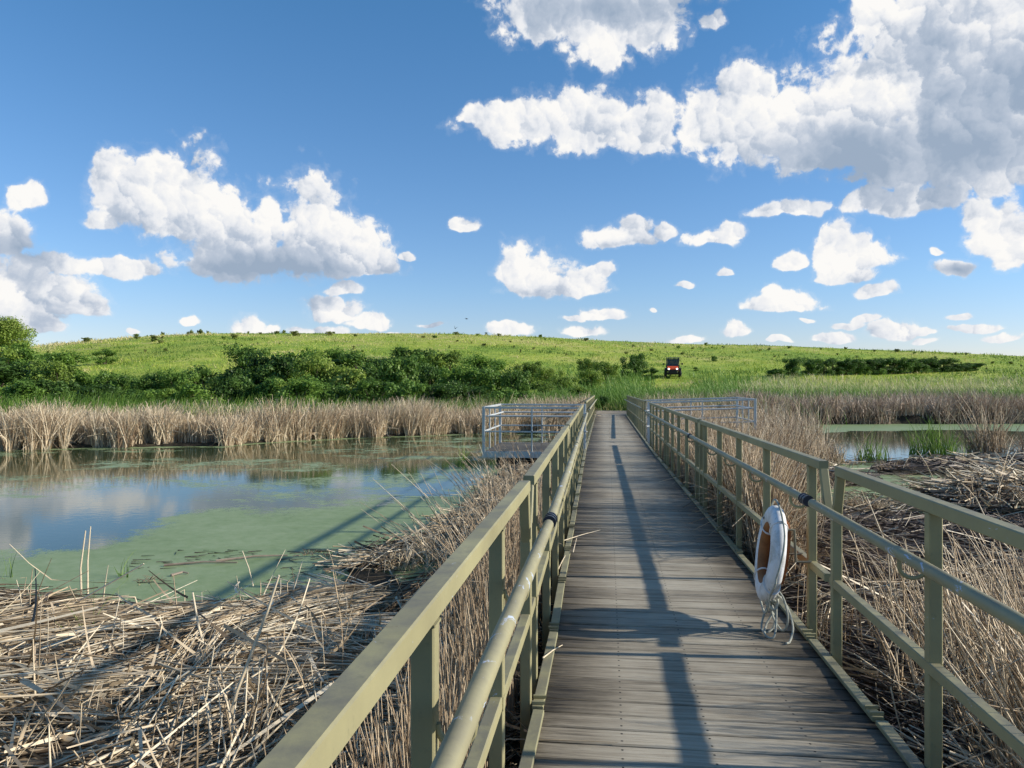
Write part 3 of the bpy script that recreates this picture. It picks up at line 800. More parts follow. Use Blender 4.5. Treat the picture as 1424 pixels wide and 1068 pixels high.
loop([(.95, -.10, .19), (.99, -.16, .15), (1.02, -.11, .20), (.97, -.06, .22), (.96, -.13, .16)], .008)
hold = empty('ring_holder', (1.13, RY, .45), 'rust-brown backing board that holds the life ring against the railing', 'holder')
q = MB(); V = []
for s_ in (-.009, .009):
    for i in range(28):
        a = 2 * PI * i / 28; e = 3.2
        cy_ = math.copysign(abs(math.cos(a)) ** (2 / e), math.cos(a)) * .215; cz_ = math.copysign(abs(math.sin(a)) ** (2 / e), math.sin(a)) * .20
        V.append((1.083 + s_ + .13 * (cz_), RY + .13 + cy_, .45 + cz_))
F = [(i, (i + 1) % 28, 28 + (i + 1) % 28, 28 + i) for i in range(28)] + [tuple(range(27, -1, -1)), tuple(range(28, 56))]
q.add(V, F).build('board', M['board'], hold)
for yy in (-.10, .12):
    q = MB(); q.tube([(1.222, RY + yy, .43), (1.13, RY + yy, .43), (1.12, RY + yy, .62), (1.0, RY + yy, .63), (.985, RY + yy, .66)], .009, 8); q.build('hook', M['steel'], hold)
# ------------------------------------------------------------------ reeds, straw, grass
def unit(v): return v / np.maximum(np.linalg.norm(v, axis=-1, keepdims=True), 1e-9)
class Stems:
    """many thin tapered stalks gathered in one mesh; sides = 3 for round stalks, 2 for flat blades"""
    def __init__(s): s.V = []; s.Q = []; s.r = []; s.n = 0
    def add(s, B, D, L, w, bend=None, seg=3, sides=3, rnd=None, kt=None, kd=None, tip=.35):
        N = len(B)
        if N == 0: return s
        B = np.asarray(B, float); D = unit(np.asarray(D, float)); L = np.broadcast_to(L, (N,)).astype(float); w = np.broadcast_to(w, (N,)).astype(float)
        t = np.linspace(0, 1, seg + 1)
        P = B[:, None] + D[:, None] * (L[:, None] * t)[..., None]
        if bend is not None: P = P + bend[:, None] * (L[:, None] * t ** 2)[..., None]
        if kt is not None:      # snapped over: past kt the stalk turns towards kd
            tt = np.maximum(t[None] - kt[:, None], 0) * L[:, None]
            P = P + (unit(kd)[:, None] - D[:, None]) * tt[..., None]
        T = unit(np.gradient(P, axis=1))
        ref = unit(R.normal(size=(N, 3)))
        u = unit(np.cross(T, ref[:, None])); v = np.cross(T, u)
        rad = .5 * w[:, None] * (1 - (1 - tip) * t[None])
        if sides == 2: ring = np.stack([u, -u], 2)
        else:
            a = 2 * PI * np.arange(sides) / sides
            ring = u[:, :, None] * np.cos(a)[:, None] + v[:, :, None] * np.sin(a)[:, None]
        V = P[:, :, None] + ring * rad[:, :, None, None]
        s.V.append(V.reshape(-1, 3))
        k = seg + 1; base = (np.arange(N) * k * sides)[:, None, None] + s.n
        i = np.arange(seg)[None, :, None] * sides
        jj = np.arange(sides if sides > 2 else 1)[None, None]; j2 = (jj + 1) % sides
        Q = np.stack([base + i + jj, base + i + j2, base + i + sides + j2, base + i + sides + jj], -1).reshape(-1, 4)
        s.Q.append(Q); s.n += N * k * sides
        rr = R.rand(N) if rnd is None else np.broadcast_to(rnd, (N,))
        s.r.append(np.repeat(rr, seg * (sides if sides > 2 else 1)))
        return s
    def build(s, name, mat, parent=None):
        V = np.concatenate(s.V)
        if parent is not None: V = V - np.array(parent_world(parent))
        me = np_mesh(name, V, [np.concatenate(s.Q)], {'rnd': np.concatenate(s.r)}, smooth=True)
        return link_mesh(name, me, mat, parent)
def dirs(az, el): return np.stack([np.cos(az) * np.cos(el), np.sin(az) * np.cos(el), np.sin(el)], -1)
def vec(n, s): return R.normal(size=(n, 3)) * s
def ground_z(x, y): return np.maximum(height(x, y), WZ - .02)
def off_walk(x, y, m=.03):
    o = np.interp(y, [4, 17.5, 38], [0, -.19, -.28])
    return (x < XL - .035 - m + o) | (x > XR + .035 + m + o) | (y > 43.5)
def off_plat(x, y):
    return ~(((x > -2.9) & (x < -.4) & (y > 17.3) & (y < 20.3)) | ((x > 1.0) & (x < 3.95) & (y > 20.45) & (y < 23.55)))
def screen_pts(n, x0, x1, y0, y1, z=WZ):
    px = R.uniform(x0, x1, n); py = R.uniform(y0, y1, n); return spot(px, py, z)

# --- lying straw
def litter(S_, x, y, base_ang, spread, Lr, wr, lift, seg=4, big=0.0, rnd=None, up=.10):
    n = len(x)
    if n == 0: return
    ang = base_ang + (nz1(x, y, 1.1, 3) - .5) * 2.6 + R.normal(0, spread, n)
    flip = R.rand(n) < .5; ang = np.where(flip, ang + PI, ang)
    L = R.uniform(*Lr, n) * R.uniform(.6, 1, n); w = R.uniform(*wr, n)
    el = R.normal(0, up, n)
    D = dirs(ang, el); g = ground_z(x, y)
    B = np.stack([x, y, g + lift * R.rand(n) ** 1.3], -1) - D * L[:, None] * .5
    ex, ey = B[:, 0] + D[:, 0] * L, B[:, 1] + D[:, 1] * L
    ge = ground_z(ex, ey); gb = ground_z(B[:, 0], B[:, 1])
    B[:, 2] = np.maximum(B[:, 2], gb + .005); ze = np.maximum(B[:, 2] + D[:, 2] * L, ge + .005)
    D = np.stack([ex - B[:, 0], ey - B[:, 1], ze - B[:, 2]], -1)
    bend = np.stack([R.normal(0, .10, n), R.normal(0, .10, n), R.normal(-.02, .04, n)], -1)
    ok = off_walk(B[:, 0], B[:, 1], .02) & off_walk(ex, ey, .02) & (np.sign(B[:, 0] - .4) == np.sign(ex - .4))
    ok &= off_walk(.5 * (B[:, 0] + ex), .5 * (B[:, 1] + ey), .06)
    ok &= (water_sd(ex, ey) > -.10) & (water_sd(B[:, 0], B[:, 1]) > -.10)
    kink = R.rand(n) < .22; kt = np.where(kink, R.uniform(.3, .7, n), 2.0)
    kd = D / np.maximum(L[:, None], .01) + np.stack([R.normal(0, .5, n), R.normal(0, .5, n), R.normal(0, .22, n)], -1)
    r_ = R.rand(n) if rnd is None else rnd
    flat = R.rand(n) < .45
    for msk, sd in ((ok & ~flat, 3), (ok & flat, 2)):
        S_.add(B[msk], D[msk], L[msk], w[msk] * (1.45 if sd == 2 else 1), bend[msk], seg, sd, r_[msk], kt[msk], kd[msk], tip=.45)

def region(x, y):       # dry enough to carry litter
    return water_sd(x, y) > -.12

s1 = Stems()
x, y = screen_pts(12000, -260, 760, 830, 1330); k = region(x, y) & (x < -.5) & (nz2(x, y, .55, 3) > .33); x, y = x[k], y[k]
dark = nz3(x, y, .7, 3)
litter(s1, x, y, .35, .45, (.25, 1.1), (.006, .014), .06, 4, rnd=np.clip(R.beta(1.4, 2.3, len(x)) + (dark - .5) * 1.1, 0, 1))
def sheaves(S_, cx, cy, base, count, Lr, wr, lift, rndr):
    """swathes that fell together: near-parallel stalks, arched over what lies below"""
    for X_, Y_ in zip(cx, cy):
        n = R.randint(*count); a0 = base + (float(nz1(X_, Y_, .95, 2)) - .5) * 3.4 + R.normal(0, .35); L0 = R.uniform(*Lr)
        u = R.normal(0, .5, n) * L0 * .35; v = R.normal(0, 1, n) * R.uniform(.05, .13)
        x = X_ + u * math.cos(a0) - v * math.sin(a0); y = Y_ + u * math.sin(a0) + v * math.cos(a0)
        a = a0 + v * R.uniform(-1.6, 1.6) + R.normal(0, .07, n); L = L0 * R.uniform(.5, 1.1, n)
        h = lift * R.rand(); el = R.normal(0, .05)
        B = np.stack([x - np.cos(a) * L * .5, y - np.sin(a) * L * .5, ground_z(x, y) + h * R.uniform(.3, 1, n) + .01], -1)
        arch = R.uniform(.02, .14); curv = R.normal(0, .05)
        D = dirs(a, np.full(n, el + arch)); bd = np.stack([-np.sin(a) * curv, np.cos(a) * curv, np.full(n, -arch * 1.15)], -1) + vec(n, .02)
        ex, ey = B[:, 0] + np.cos(a) * L, B[:, 1] + np.sin(a) * L
        ok = off_walk(ex, ey, .05) & off_walk(B[:, 0], B[:, 1], .05) & (np.sign(B[:, 0] - .4) == np.sign(ex - .4)) & (water_sd(ex, ey) > -.12) & (water_sd(B[:, 0], B[:, 1]) > -.12)
        sh = R.uniform(*rndr); r_ = np.clip(sh + R.normal(0, .13, n), 0, 1)
        S_.add(B[ok], D[ok], L[ok], R.uniform(*wr, n)[ok], bd[ok], 4, 3, r_[ok], tip=.5)
cx, cy = screen_pts(560, -260, 740, 830, 1300); k = region(cx, cy) & (cx < -.7); sheaves(s1, cx[k], cy[k], .45, (14, 42), (.6, 1.5), (.009, .019), .15, (.22, .95))
cx, cy = screen_pts(260, -260, 740, 830, 1300); k = region(cx, cy) & (cx < -.7); sheaves(s1, cx[k], cy[k], .0, (10, 26), (.4, 1.0), (.008, .016), .12, (.05, .65))
cx, cy = screen_pts(90, -260, 740, 850, 1300); k = region(cx, cy) & (cx < -.7); sheaves(s1, cx[k], cy[k], 1.1, (5, 16), (.4, 1.1), (.010, .022), .26, (.6, 1.0))
x, y = screen_pts(7000, 380, 800, 640, 800); k = region(x, y) & (x < -.5) & (y > 5); x, y = x[k], y[k]
litter(s1, x, y, .8, .6, (.35, 1.2), (.008, .018), .12, 3, up=.2)
x, y = screen_pts(650, -260, 740, 835, 1300); k = region(x, y) & (x < -.6); x, y = x[k], y[k]
litter(s1, x, y, .35, 1.0, (.4, 1.5), (.009, .018), .24, 4, rnd=R.uniform(.2, 1, len(x)), up=.16)
# torn flat leaves, curled
n = 520; x, y = screen_pts(n, -260, 740, 835, 1300); k = region(x, y) & (x < -.75) & (water_sd(x, y) > .25); x, y = x[k], y[k]; n = len(x)
s1.add(np.stack([x, y, ground_z(x, y) + R.uniform(.05, .2, n)], -1), dirs(R.uniform(0, 6.3, n), R.normal(.1, .3, n)), R.uniform(.15, .55, n), R.uniform(.014, .032, n), vec(n, .35), 5, 2, R.uniform(.1, .95, n), tip=.3)
# stubs and snapped stalks poking up out of the raft
n = 420; x, y = screen_pts(n, -100, 640, 815, 1200); k = region(x, y) & (x < -.75); x, y = x[k], y[k]; n = len(x)
s1.add(np.stack([x, y, ground_z(x, y)], -1), dirs(R.uniform(0, 2 * PI, n), R.uniform(.7, 1.5, n)), R.uniform(.12, .5, n), R.uniform(.008, .02, n), vec(n, .12), 4, 3, R.uniform(.35, .9, n), np.where(R.rand(n) < .5, R.uniform(.4, .8, n), 2.), dirs(R.uniform(0, 6.3, n), R.uniform(-.9, .2, n)))
tag(s1.build('reed_litter', M['straw']), 'raft of bleached flattened dead reeds filling the near left corner', 'dead reeds', kind='stuff')

s2 = Stems()
x, y = screen_pts(26000, 1080, 1900, 735, 1250); k = region(x, y) & (x > 1.32) & (nz2(x, y, .6, 3) > .3); x, y = x[k], y[k]
litter(s2, x, y, -.25, .35, (.35, 1.4), (.006, .014), .10, 4, rnd=np.clip(R.beta(1.8, 2.2, len(x)) + (nz3(x, y, .9, 3) - .5) * .9, 0, 1))
x, y = screen_pts(9000, 1000, 1750, 700, 770); k = region(x, y) & (x > 1.32); x, y = x[k], y[k]
litter(s2, x, y, -.1, .6, (.35, 1.3), (.008, .02), .12, 3, rnd=np.clip(R.beta(1.9, 2., len(x)), 0, 1), up=.12)
x, y = screen_pts(15000, 1020, 1700, 600, 720); k = region(x, y) & (x > 1.32); x, y = x[k], y[k]
litter(s2, x, y, .1, .6, (.4, 1.5), (.012, .028), .08, 3, rnd=np.clip(R.beta(1.8, 2.2, len(x)), 0, 1), up=.08)
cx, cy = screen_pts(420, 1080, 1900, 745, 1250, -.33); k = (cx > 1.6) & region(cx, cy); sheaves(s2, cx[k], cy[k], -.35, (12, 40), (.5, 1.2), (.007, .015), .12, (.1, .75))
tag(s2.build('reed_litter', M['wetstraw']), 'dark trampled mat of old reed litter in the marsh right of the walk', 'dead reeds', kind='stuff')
s3 = Stems()       # bleached straws on top of it
x, y = screen_pts(2600, 1080, 1900, 715, 1250); k = region(x, y) & (x > 1.32); x, y = x[k], y[k]
litter(s3, x, y, -.4, .6, (.4, 1.3), (.007, .015), .22, 4, rnd=R.uniform(.45, 1, len(x)), up=.2)
x, y = screen_pts(2400, 1040, 1700, 640, 730); k = region(x, y) & (x > 1.32) & (nz1(x, y, 1.2, 3) > .5); x, y = x[k], y[k]
litter(s3, x, y, .1, .7, (.4, 1.2), (.014, .03), .16, 3, rnd=R.uniform(.4, 1, len(x)), up=.2)
# crown of the big mound
cx_, cy_ = spot(1375, 698, WZ); n = 1700; a = R.uniform(0, 6.3, n); q = R.rand(n) ** .5
x = cx_ + 1.9 * q * np.cos(a); y = cy_ + .8 * q * np.sin(a)
litter(s3, x, y, .2, .7, (.5, 1.5), (.014, .03), .22, 3, rnd=R.uniform(.3, 1, n), up=.25)
# broken rafts drifting in the green pools
n = 9000; x, y = screen_pts(n, 1030, 1500, 640, 745); w_ = water_sd(x, y); k = (w_ < -.05) & (x > 1.4) & (nz2(x, y * 1.6, 1.0, 3) > .53); x, y = x[k], y[k]; n = len(x)
a = R.uniform(0, 6.3, n); s3.add(np.stack([x, y, WZ + R.uniform(.0, .07, n)], -1), dirs(a, R.normal(.02, .10, n)), R.uniform(.15, .8, n), R.uniform(.010, .024, n), vec(n, .1) * [1, 1, .3], 3, 3, R.uniform(0, .75, n))
tag(s3.build('pale_reed_straw', M['straw']), 'pale straws scattered over the dark litter and heaped on mounds, right marsh', 'dead reeds', kind='stuff')

# --- standing dead reeds
def stand(S_, x, y, H, w, lean=.16, bendy=.16, seg=3, sides=3, rnd=None, leanv=(0, 0), broken=.12, zf=None):
    n = len(x)
    if n == 0: return
    z = ground_z(x, y) if zf is None else zf
    D = np.stack([R.normal(leanv[0], lean, n), R.normal(leanv[1], lean, n), np.ones(n)], -1)
    bd = np.stack([R.normal(leanv[0], bendy, n), R.normal(0, bendy, n), -abs(R.normal(0, bendy * .5, n))], -1)
    kt = np.where(R.rand(n) < broken, R.uniform(.35, .85, n), 2.0)
    kd = dirs(R.uniform(0, 6.3, n), R.uniform(-1.3, .4, n))
    H = np.broadcast_to(H, (n,)) * R.uniform(.55, 1.08, n)
    if np.abs(x).min() < 3:          # nothing hangs over the walk itself
        Dn = unit(D); tip = np.stack([x, y], -1) + (Dn + bd)[:, :2] * H[:, None]
        w = np.broadcast_to(w, (n,)); k = off_walk(tip[:, 0], tip[:, 1], -.03)
        if rnd is not None and np.ndim(rnd): rnd = rnd[k]
        x, y, z, D, bd, kt, kd, H, w = x[k], y[k], z[k], D[k], bd[k], kt[k], kd[k], H[k], w[k]; n = len(x)
    S_.add(np.stack([x, y, z - .03], -1), D, H, np.broadcast_to(w, (n,)) * R.uniform(.6, 1.3, n), bd, seg, sides, rnd if rnd is None else rnd, kt, kd, tip=.3)

s4 = Stems()      # thicket against the left railing
n = 6500; y = R.uniform(.6, 17.2, n) ** 1.0; x = XL - .09 - np.abs(R.normal(0, 1, n)) * np.interp(y, [3, 6, 17], [.15, .22, .12]) - .02; x += np.interp(y, [4, 17.5], [0, -.19])
cap = EYE + .4 - .44 * (np.abs(x) / .40) - .08        # they stay under the line of the top rail
H = np.where(y < 5.2, np.minimum(cap, .95), R.uniform(.7, 1.3, n)) * (.72 + .4 * nz1(x, y, .7, 2))
H = H * np.interp(y, [8, 10, 14, 16], [1, .6, .5, .45]); k = (H > .12) & off_walk(x, y, .015) & (nz2(x * 2, y, .5, 2) > np.interp(y, [7, 10], [.27, .47])); x, y, H = x[k], y[k], H[k]
stand(s4, x, y, H, .0095, .07, .07, 4, 3, np.clip(R.beta(2, 2.1, len(x)), 0, 1), (-.03, 0))
n = 420; y = R.uniform(5.6, 10.5, n); x = -.7 - np.abs(R.normal(0, .30, n)) - .0; k = region(x, y) & (nz2(x, y, .9, 2) > .42); x, y = x[k], y[k]
stand(s4, x, y, 1.2, .012, .18, .13, 4, 3, R.uniform(.3, 1, len(x)), (-.22, 0), .2)
# keep the walk free: anything leaning over it is not added (strip starts outside and leans out)
tag(s4.build('standing_dead_reeds', M['standreed']), 'thick stand of dry upright reed stalks pressed against the left railing', 'dead reeds', kind='stuff')

s5 = Stems()      # right hand side
n = 3300; y = R.uniform(1.2, 20, n); x = XR + .10 + np.abs(R.normal(0, .22, n)); x += np.interp(y, [4, 17.5], [0, -.19])
H = np.where(y < 6, .55, .85) * (.6 + .8 * nz1(x, y, .8, 2)); k = (nz2(x, y, .6, 2) > np.where((y > 3.2) & (y < 7), .56, .36)) & off_walk(x, y, .03); x, y, H = x[k], y[k], H[k]
stand(s5, x, y, H, .0135, .12, .12, 4, 3, np.clip(R.beta(2.3, 1.9, len(x)), 0, 1), (.05, 0), .35)
n = 4600; x, y = screen_pts(n, 1180, 1700, 880, 1500, -.3); k = (x > 1.45) & (nz1(x, y, .5, 2) > .36) & (R.rand(n) < sm(1.5, 2.1, x)); x, y = x[k], y[k]
stand(s5, x, y, .80 + .35 * nz2(x, y, .6, 2), .0150, .13, .10, 4, 3, R.beta(3.2, 1.4, len(x)), (-.12, 0), .3)
n = 13000; y = R.uniform(7, 21, n); x = 1.35 + R.gamma(1.5, .85, n) * sm(6, 17, y) ; k = region(x, y) & ((x < 2.6) | (sdf(x, y, REEDS_R) < .3) | (y > 17)) & (x < 5.5) & off_walk(x, y, .03) & off_plat(x, y); x, y = x[k], y[k]
stand(s5, x, y, (1.30 - .55 * sm(16, 19, y) * sm(4.4, 3.6, x)) * (.6 + .8 * nz1(x, y, 1.1, 2)), .015, .16, .16, 3, 3, None, (.0, 0), .3)
n = 9000; y = R.uniform(20, 40, n); x = 1.35 + R.gamma(1.8, 1.7, n); k = (water_sd(x, y) > .1) & off_walk(x, y, .05) & off_plat(x, y); x, y = x[k], y[k]
stand(s5, x, y, (1.25 - .35 * sm(26, 22, y)) * (.6 + .7 * nz1(x, y, 1.6, 2)), .020, .16, .16, 3, 2, None, (.0, 0), .25)
n = 5200; y = R.uniform(20.4, 39, n); x = -.62 - R.gamma(1.6, 1.4, n); k = region(x, y) & off_walk(x, y, .05) & off_plat(x, y) & (water_sd(x, y) > .3); x, y = x[k], y[k]
stand(s5, x, y, 1.1, .02, .14, .14, 3, 2, None, (0, 0), .2)
tag(s5.build('standing_dead_reeds', M['standreed']), 'dry tan reed stalks standing along the right railing and around the wide platform', 'dead reeds', kind='stuff')

s6 = Stems()      # belt on the far bank of the left pond
px = R.uniform(-420, 830, 60000); bx = np.array([-900, -200, 0, 150, 300, 420, 560, 660, 800, 830]); by = np.array([640, 631, 626, 622, 621, 612, 607, 603, 601, 600])
d0 = (EYE - WZ) * FPX / (np.interp(px, bx, by) - HOR); dd = d0 + .15 + R.gamma(1.25, 1.75, len(px)) + (nz1(px, px * 0, 26, 3) - .5) * 2.2
L_ = (px - 712) / FPX * dd; x = L_ * cT - dd * sT; y = L_ * sT + dd * cT
k = off_plat(x, y) & (x < -.75) & (dd < d0 + 7) & (water_sd(x, y) > -.5); x, y = x[k], y[k]
stand(s6, x, y, 1.15 * (.50 + .95 * nz2(x, y, 1.3, 3)), .026, .15, .17, 3, 2, None, (.02, 0), .22)
tag(s6.build('far_reed_belt', M['farreed']), 'pale belt of dead reeds lining the far bank of the left pond', 'dead reeds', kind='stuff')

s7 = Stems()      # brown edge and mixed reed field on the right
n = 26000; px = R.uniform(1010, 1900, n); d0 = 37 + (nz1(px, px * 0, 60, 2) - .5) * 3; dd = d0 + R.gamma(1.2, 2.4, n)
L_ = (px - 712) / FPX * dd; x = L_ * cT - dd * sT; y = L_ * sT + dd * cT; k = (x > 2) & (water_sd(x, y) > -.3); x, y = x[k], y[k]
stand(s7, x, y, 1.22 * (.6 + .8 * nz2(x, y, 2.2, 3)), .032, .2, .2, 3, 2, None, (0, 0), .3)
tag(s7.build('brown_reed_belt', M['brownreed']), 'brown reeds along the far edge of the right-hand pond', 'dead reeds', kind='stuff')
s8 = Stems()
n = 60000; px = R.uniform(760, 1900, n); dd = 1 / R.uniform(1 / 88., 1 / 41., n); dd = dd + R.rand(n) * 6
L_ = (px - 712) / FPX * dd; x = L_ * cT - dd * sT; y = L_ * sT + dd * cT
tan = sm(.40, .60, nz1(x, y * .5, 11, 3) + .45 * sm(54, 66, dd) * sm(1000, 1100, px) + .12 * sm(1000, 1120, px) - .07 - .25 * sm(1050, 880, px))
pxv = 712 + L_ / dd * FPX
k = ((np.abs(x) > 2.4) | (y > 45)) & ~((np.abs(pxv - 937) < 26) & (dd > 66)) & (R.rand(n) < .35 + .65 * sm(800, 960, px)); x, y, dd, tan = x[k], y[k], dd[k], tan[k]
pxv = pxv[k]
stand(s8, x, y, (1.45 - .75 * sm(60, 12, np.abs(pxv - 937)) * sm(55, 66, dd)) * (1 - .35 * sm(62, 80, dd) * sm(980, 1100, pxv)) * (.7 + .5 * nz2(x, y, 4, 2)), .0007 * dd, .13, .2, 3, 2, np.clip(R.uniform(0, .62, len(x)) * (1 - tan) + tan * R.uniform(.55, 1, len(x)), 0, 1), (-.06, 0), .05)
tag(s8.build('reed_field', M['greenmix']), 'wide field of green reeds with feathery tan tops beyond the right pond', 'reeds', kind='stuff')
s9 = Stems()      # green reeds behind the pale belt, left
n = 34000; px = R.uniform(-420, 850, n); dd = np.interp(px, bx, (EYE - WZ) * FPX / (by - HOR)) + R.uniform(2.2, 13, n)
L_ = (px - 712) / FPX * dd; x = L_ * cT - dd * sT; y = L_ * sT + dd * cT; k = (x < -1.2) & off_plat(x, y) & (water_sd(x, y) > .5); x, y = x[k], y[k]
stand(s9, x, y, 1.22 * (.7 + .5 * nz2(x, y, 3, 2)), .026, .13, .2, 3, 2, np.clip(R.beta(1.6, 2.4, len(x)), 0, 1), (.08, 0), .03)
n = 9000; y = R.uniform(37, 52, n); x = R.normal(0, 1, n) * 3 + np.where(R.rand(n) < .5, -3.6, 3.8); k = (np.abs(x - .2) > 1.05) | (y > 43.5); x, y = x[k], y[k]
stand(s9, x, y, 1.2, .03, .14, .2, 3, 2, R.beta(1.6, 2.2, len(x)) * .8, (-.1, 0), .03)
tag(s9.build('green_reeds', M['greenreed']), 'tall fresh green reeds growing behind the dead belt and round the end of the walk', 'reeds', kind='stuff')

# --- hill grass
s10 = Stems()
n = 230000; px = R.uniform(-500, 1900, n); u_ = R.rand(n); dd = np.where(R.rand(n) < .6, 1 / (1 / 185. + (1 / 44. - 1 / 185.) * u_), 44 + 135 * u_)
L_ = (px - 712) / FPX * dd; x = L_ * cT - dd * sT; y = L_ * sT + dd * cT
r_ = np.hypot(x, y); k = (r_ > far_base(np.arctan2(x, y)) - 2) & ((nz1(x, y, 2.2, 2) > .3)); x, y, dd = x[k], y[k], dd[k]
pat = .5 + (nz2(x, y, 7, 4) - .5) * 1.5 + (nz1(x, y * 1.8, 24, 3) - .5) * 1.9 + .10 * sm(120, 165, dd); tall = .5 + 1.0 * sm(.5, .75, nz3(x, y, 3.2, 3))
stand(s10, x, y, .42 * tall, .00085 * dd, .3, .3, 2, 2, np.clip(.5 + (pat - .5) * 1.3 + R.normal(0, .16, len(x)), 0, 1), (-.05, 0), 0, zf=height(x, y, np.full(x.shape, 5.)))
tag(s10.build('hill_grass', M['hillgrass']), 'bright green rough grass covering the hillside', 'grass', kind='stuff')
# ------------------------------------------------------------------ shrubs and trees
def crown_mesh(name, seed, rx, ry, h, lobes, leaves, size, low=.05):
    rs = np.random.RandomState(seed); C_ = []
    for i in range(lobes):
        a = rs.uniform(0, 6.28); q = rs.rand() ** .6; zz = rs.uniform(low + .12, .85)
        w = math.sqrt(max(.05, 1 - (abs(zz - .42) / .62) ** 2.2)) * rs.uniform(.8, 1.2)
        C_.append((rx * .72 * w * q * math.cos(a), ry * .72 * w * q * math.sin(a), h * zz, rs.uniform(.17, .36) * min(rx, h * .6), rs.uniform(.8, 1.25)))
    C_ = np.array(C_); n = leaves; k = rs.randint(0, lobes, n)
    d = unit(rs.normal(size=(n, 3))); rad = C_[k, 3] * (rs.rand(n) ** .5) * (1 + .55 * rs.rand(n) ** 2 * (rs.rand(n) > .75))
    P = C_[k, :3] + d * rad[:, None] * np.array([1.05, 1.05, .85]); P[:, 2] = np.maximum(P[:, 2], h * low * rs.rand(n))
    nrm = unit(d * .8 + rs.normal(size=(n, 3)) * .75 + np.array([0, 0, .35]))
    u = unit(np.cross(nrm, rs.normal(size=(n, 3)))); v = np.cross(nrm, u)
    s_ = size * rs.uniform(.6, 1.35, n)[:, None]
    V = np.stack([P - u * s_ * .5, P - v * s_ * .34 + nrm * s_ * .08, P + u * s_ * .62, P + v * s_ * .34 + nrm * s_ * .08], 1).reshape(-1, 3)
    F = np.arange(4 * n).reshape(-1, 4)
    lump = rs.rand(lobes)[k] * .45 + rs.rand(n) * .55
    return np_mesh(name, V, [F], {'rnd': lump}), C_
def trunk_mesh(name, seed, C_, h, r0, stems):
    rs = random.Random(seed); mb = MB()
    idx = sorted(range(len(C_)), key=lambda i: -C_[i][2])
    for i in idx[:stems]:
        c = C_[i]; bx_, by_ = rs.uniform(-.12, .12) * h * .4, rs.uniform(-.12, .12) * h * .4
        pts = []
        for t in (0, .25, .5, .75, 1):
            pts.append((bx_ * (1 - t) + c[0] * t ** 1.4 + rs.uniform(-.03, .03) * h, by_ * (1 - t) + c[1] * t ** 1.4 + rs.uniform(-.03, .03) * h, -.1 + (c[2] + .1) * t))
        mb.tube(pts, [r0 * (1 - .75 * t) for t in (0, .25, .5, .75, 1)], 6)
    me = bpy.data.meshes.new(name); me.from_pydata(mb.v, [], mb.f); return me
SP = []
for i, (rx, ry, h, lo, lv, sz) in enumerate([(1.7, 1.5, 3.0, 24, 7000, .13), (1.9, 1.6, 2.6, 26, 7000, .135), (1.35, 1.3, 3.2, 22, 6000, .13), (2.1, 1.7, 2.9, 30, 8000, .135), (1.5, 1.4, 2.4, 20, 5500, .13)]):
    me, C_ = crown_mesh('crown', 40 + i, rx, ry, h, lo, lv, sz); SP.append((me, trunk_mesh('trunk', i, C_, h, .05, 6), h, rx))
def shrub_proto(k, mat, name='shrub'):
    me, tr, h, rx = SP[k]; me = me.copy(); me.materials.append(M[mat]); tr2 = tr.copy(); tr2.materials.append(M['bark'])
    return (me, tr2, h, rx)
PR = {(k, m_): shrub_proto(k, m_) for k in range(5) for m_ in ('leaf', 'leafdark', 'leaflight', 'scrub')}
rb_ = random.Random(9)
def put_shrub(px, d, ytop, wpx, mat, label, group, cat='shrub', name='shrub', k=None, sink=.12):
    x, y = spotd(px, d); z = float(height(np.array([x]), np.array([y]), np.array([5.]))[0]) - sink
    top = EYE + (HOR - ytop) / FPX * d; k = rb_.randrange(5) if k is None else k
    me, tr, h, rx = PR[(k, mat)]
    sz = max(.12, (top - z) / (h * .97)); sx_ = wpx / FPX * d / (2 * rx * .92)
    t = empty(name, (x, y, z), label, cat, group, rb_.uniform(0, 6.28)); t.scale = (sx_, sx_ * rb_.uniform(.85, 1.1), sz)
    c = bpy.data.objects.new('crown', me); C.objects.link(c); c.parent = t
    q = bpy.data.objects.new('trunk', tr); C.objects.link(q); q.parent = t
    return t
def hit(px, py, d0=30, d1=175):
    for d in np.arange(d0, d1, .5):
        x, y = spotd(px, d); z = float(height(np.array([x]), np.array([y]), np.array([5.]))[0])
        if z >= EYE + (HOR - py) / FPX * d: return d
    return d1
TH = 'dense dark green shrub in the long thicket behind the pale reed belt'
for x, yt, w, dd in [(-70, 498, 110, 50), (-15, 496, 100, 47), (30, 498, 80, 52), (75, 503, 84, 48), (118, 512, 80, 50), (160, 513, 70, 47), (205, 520, 70, 49), (250, 514, 66, 48), (285, 503, 76, 50), (330, 508, 70, 47),
                     (372, 488, 84, 50), (412, 480, 80, 52), (440, 486, 70, 49), (478, 500, 80, 48), (518, 500, 70, 51), (556, 494, 76, 49), (598, 498, 74, 52), (640, 502, 76, 49), (682, 505, 76, 50), (718, 510, 52, 48)]:
    put_shrub(x, dd * .86, yt + rb_.uniform(-7, 6), w * rb_.uniform(.95, 1.25), rb_.choice(['leafdark', 'leafdark', 'leaf', 'leaf', 'leaflight']), TH, 'thicket behind the reed belt')
TH2 = 'low leafy green shrub at the foot of the thicket, just over the reed belt'
for i in range(17):
    x = -60 + i * 48 + rb_.uniform(-10, 10); put_shrub(x, 38 + rb_.uniform(-1.5, 1.5), 529 + rb_.uniform(-10, 12), 80, 'leaf' if rb_.random() < .7 else 'leafdark', TH2, 'low shrubs below the thicket')
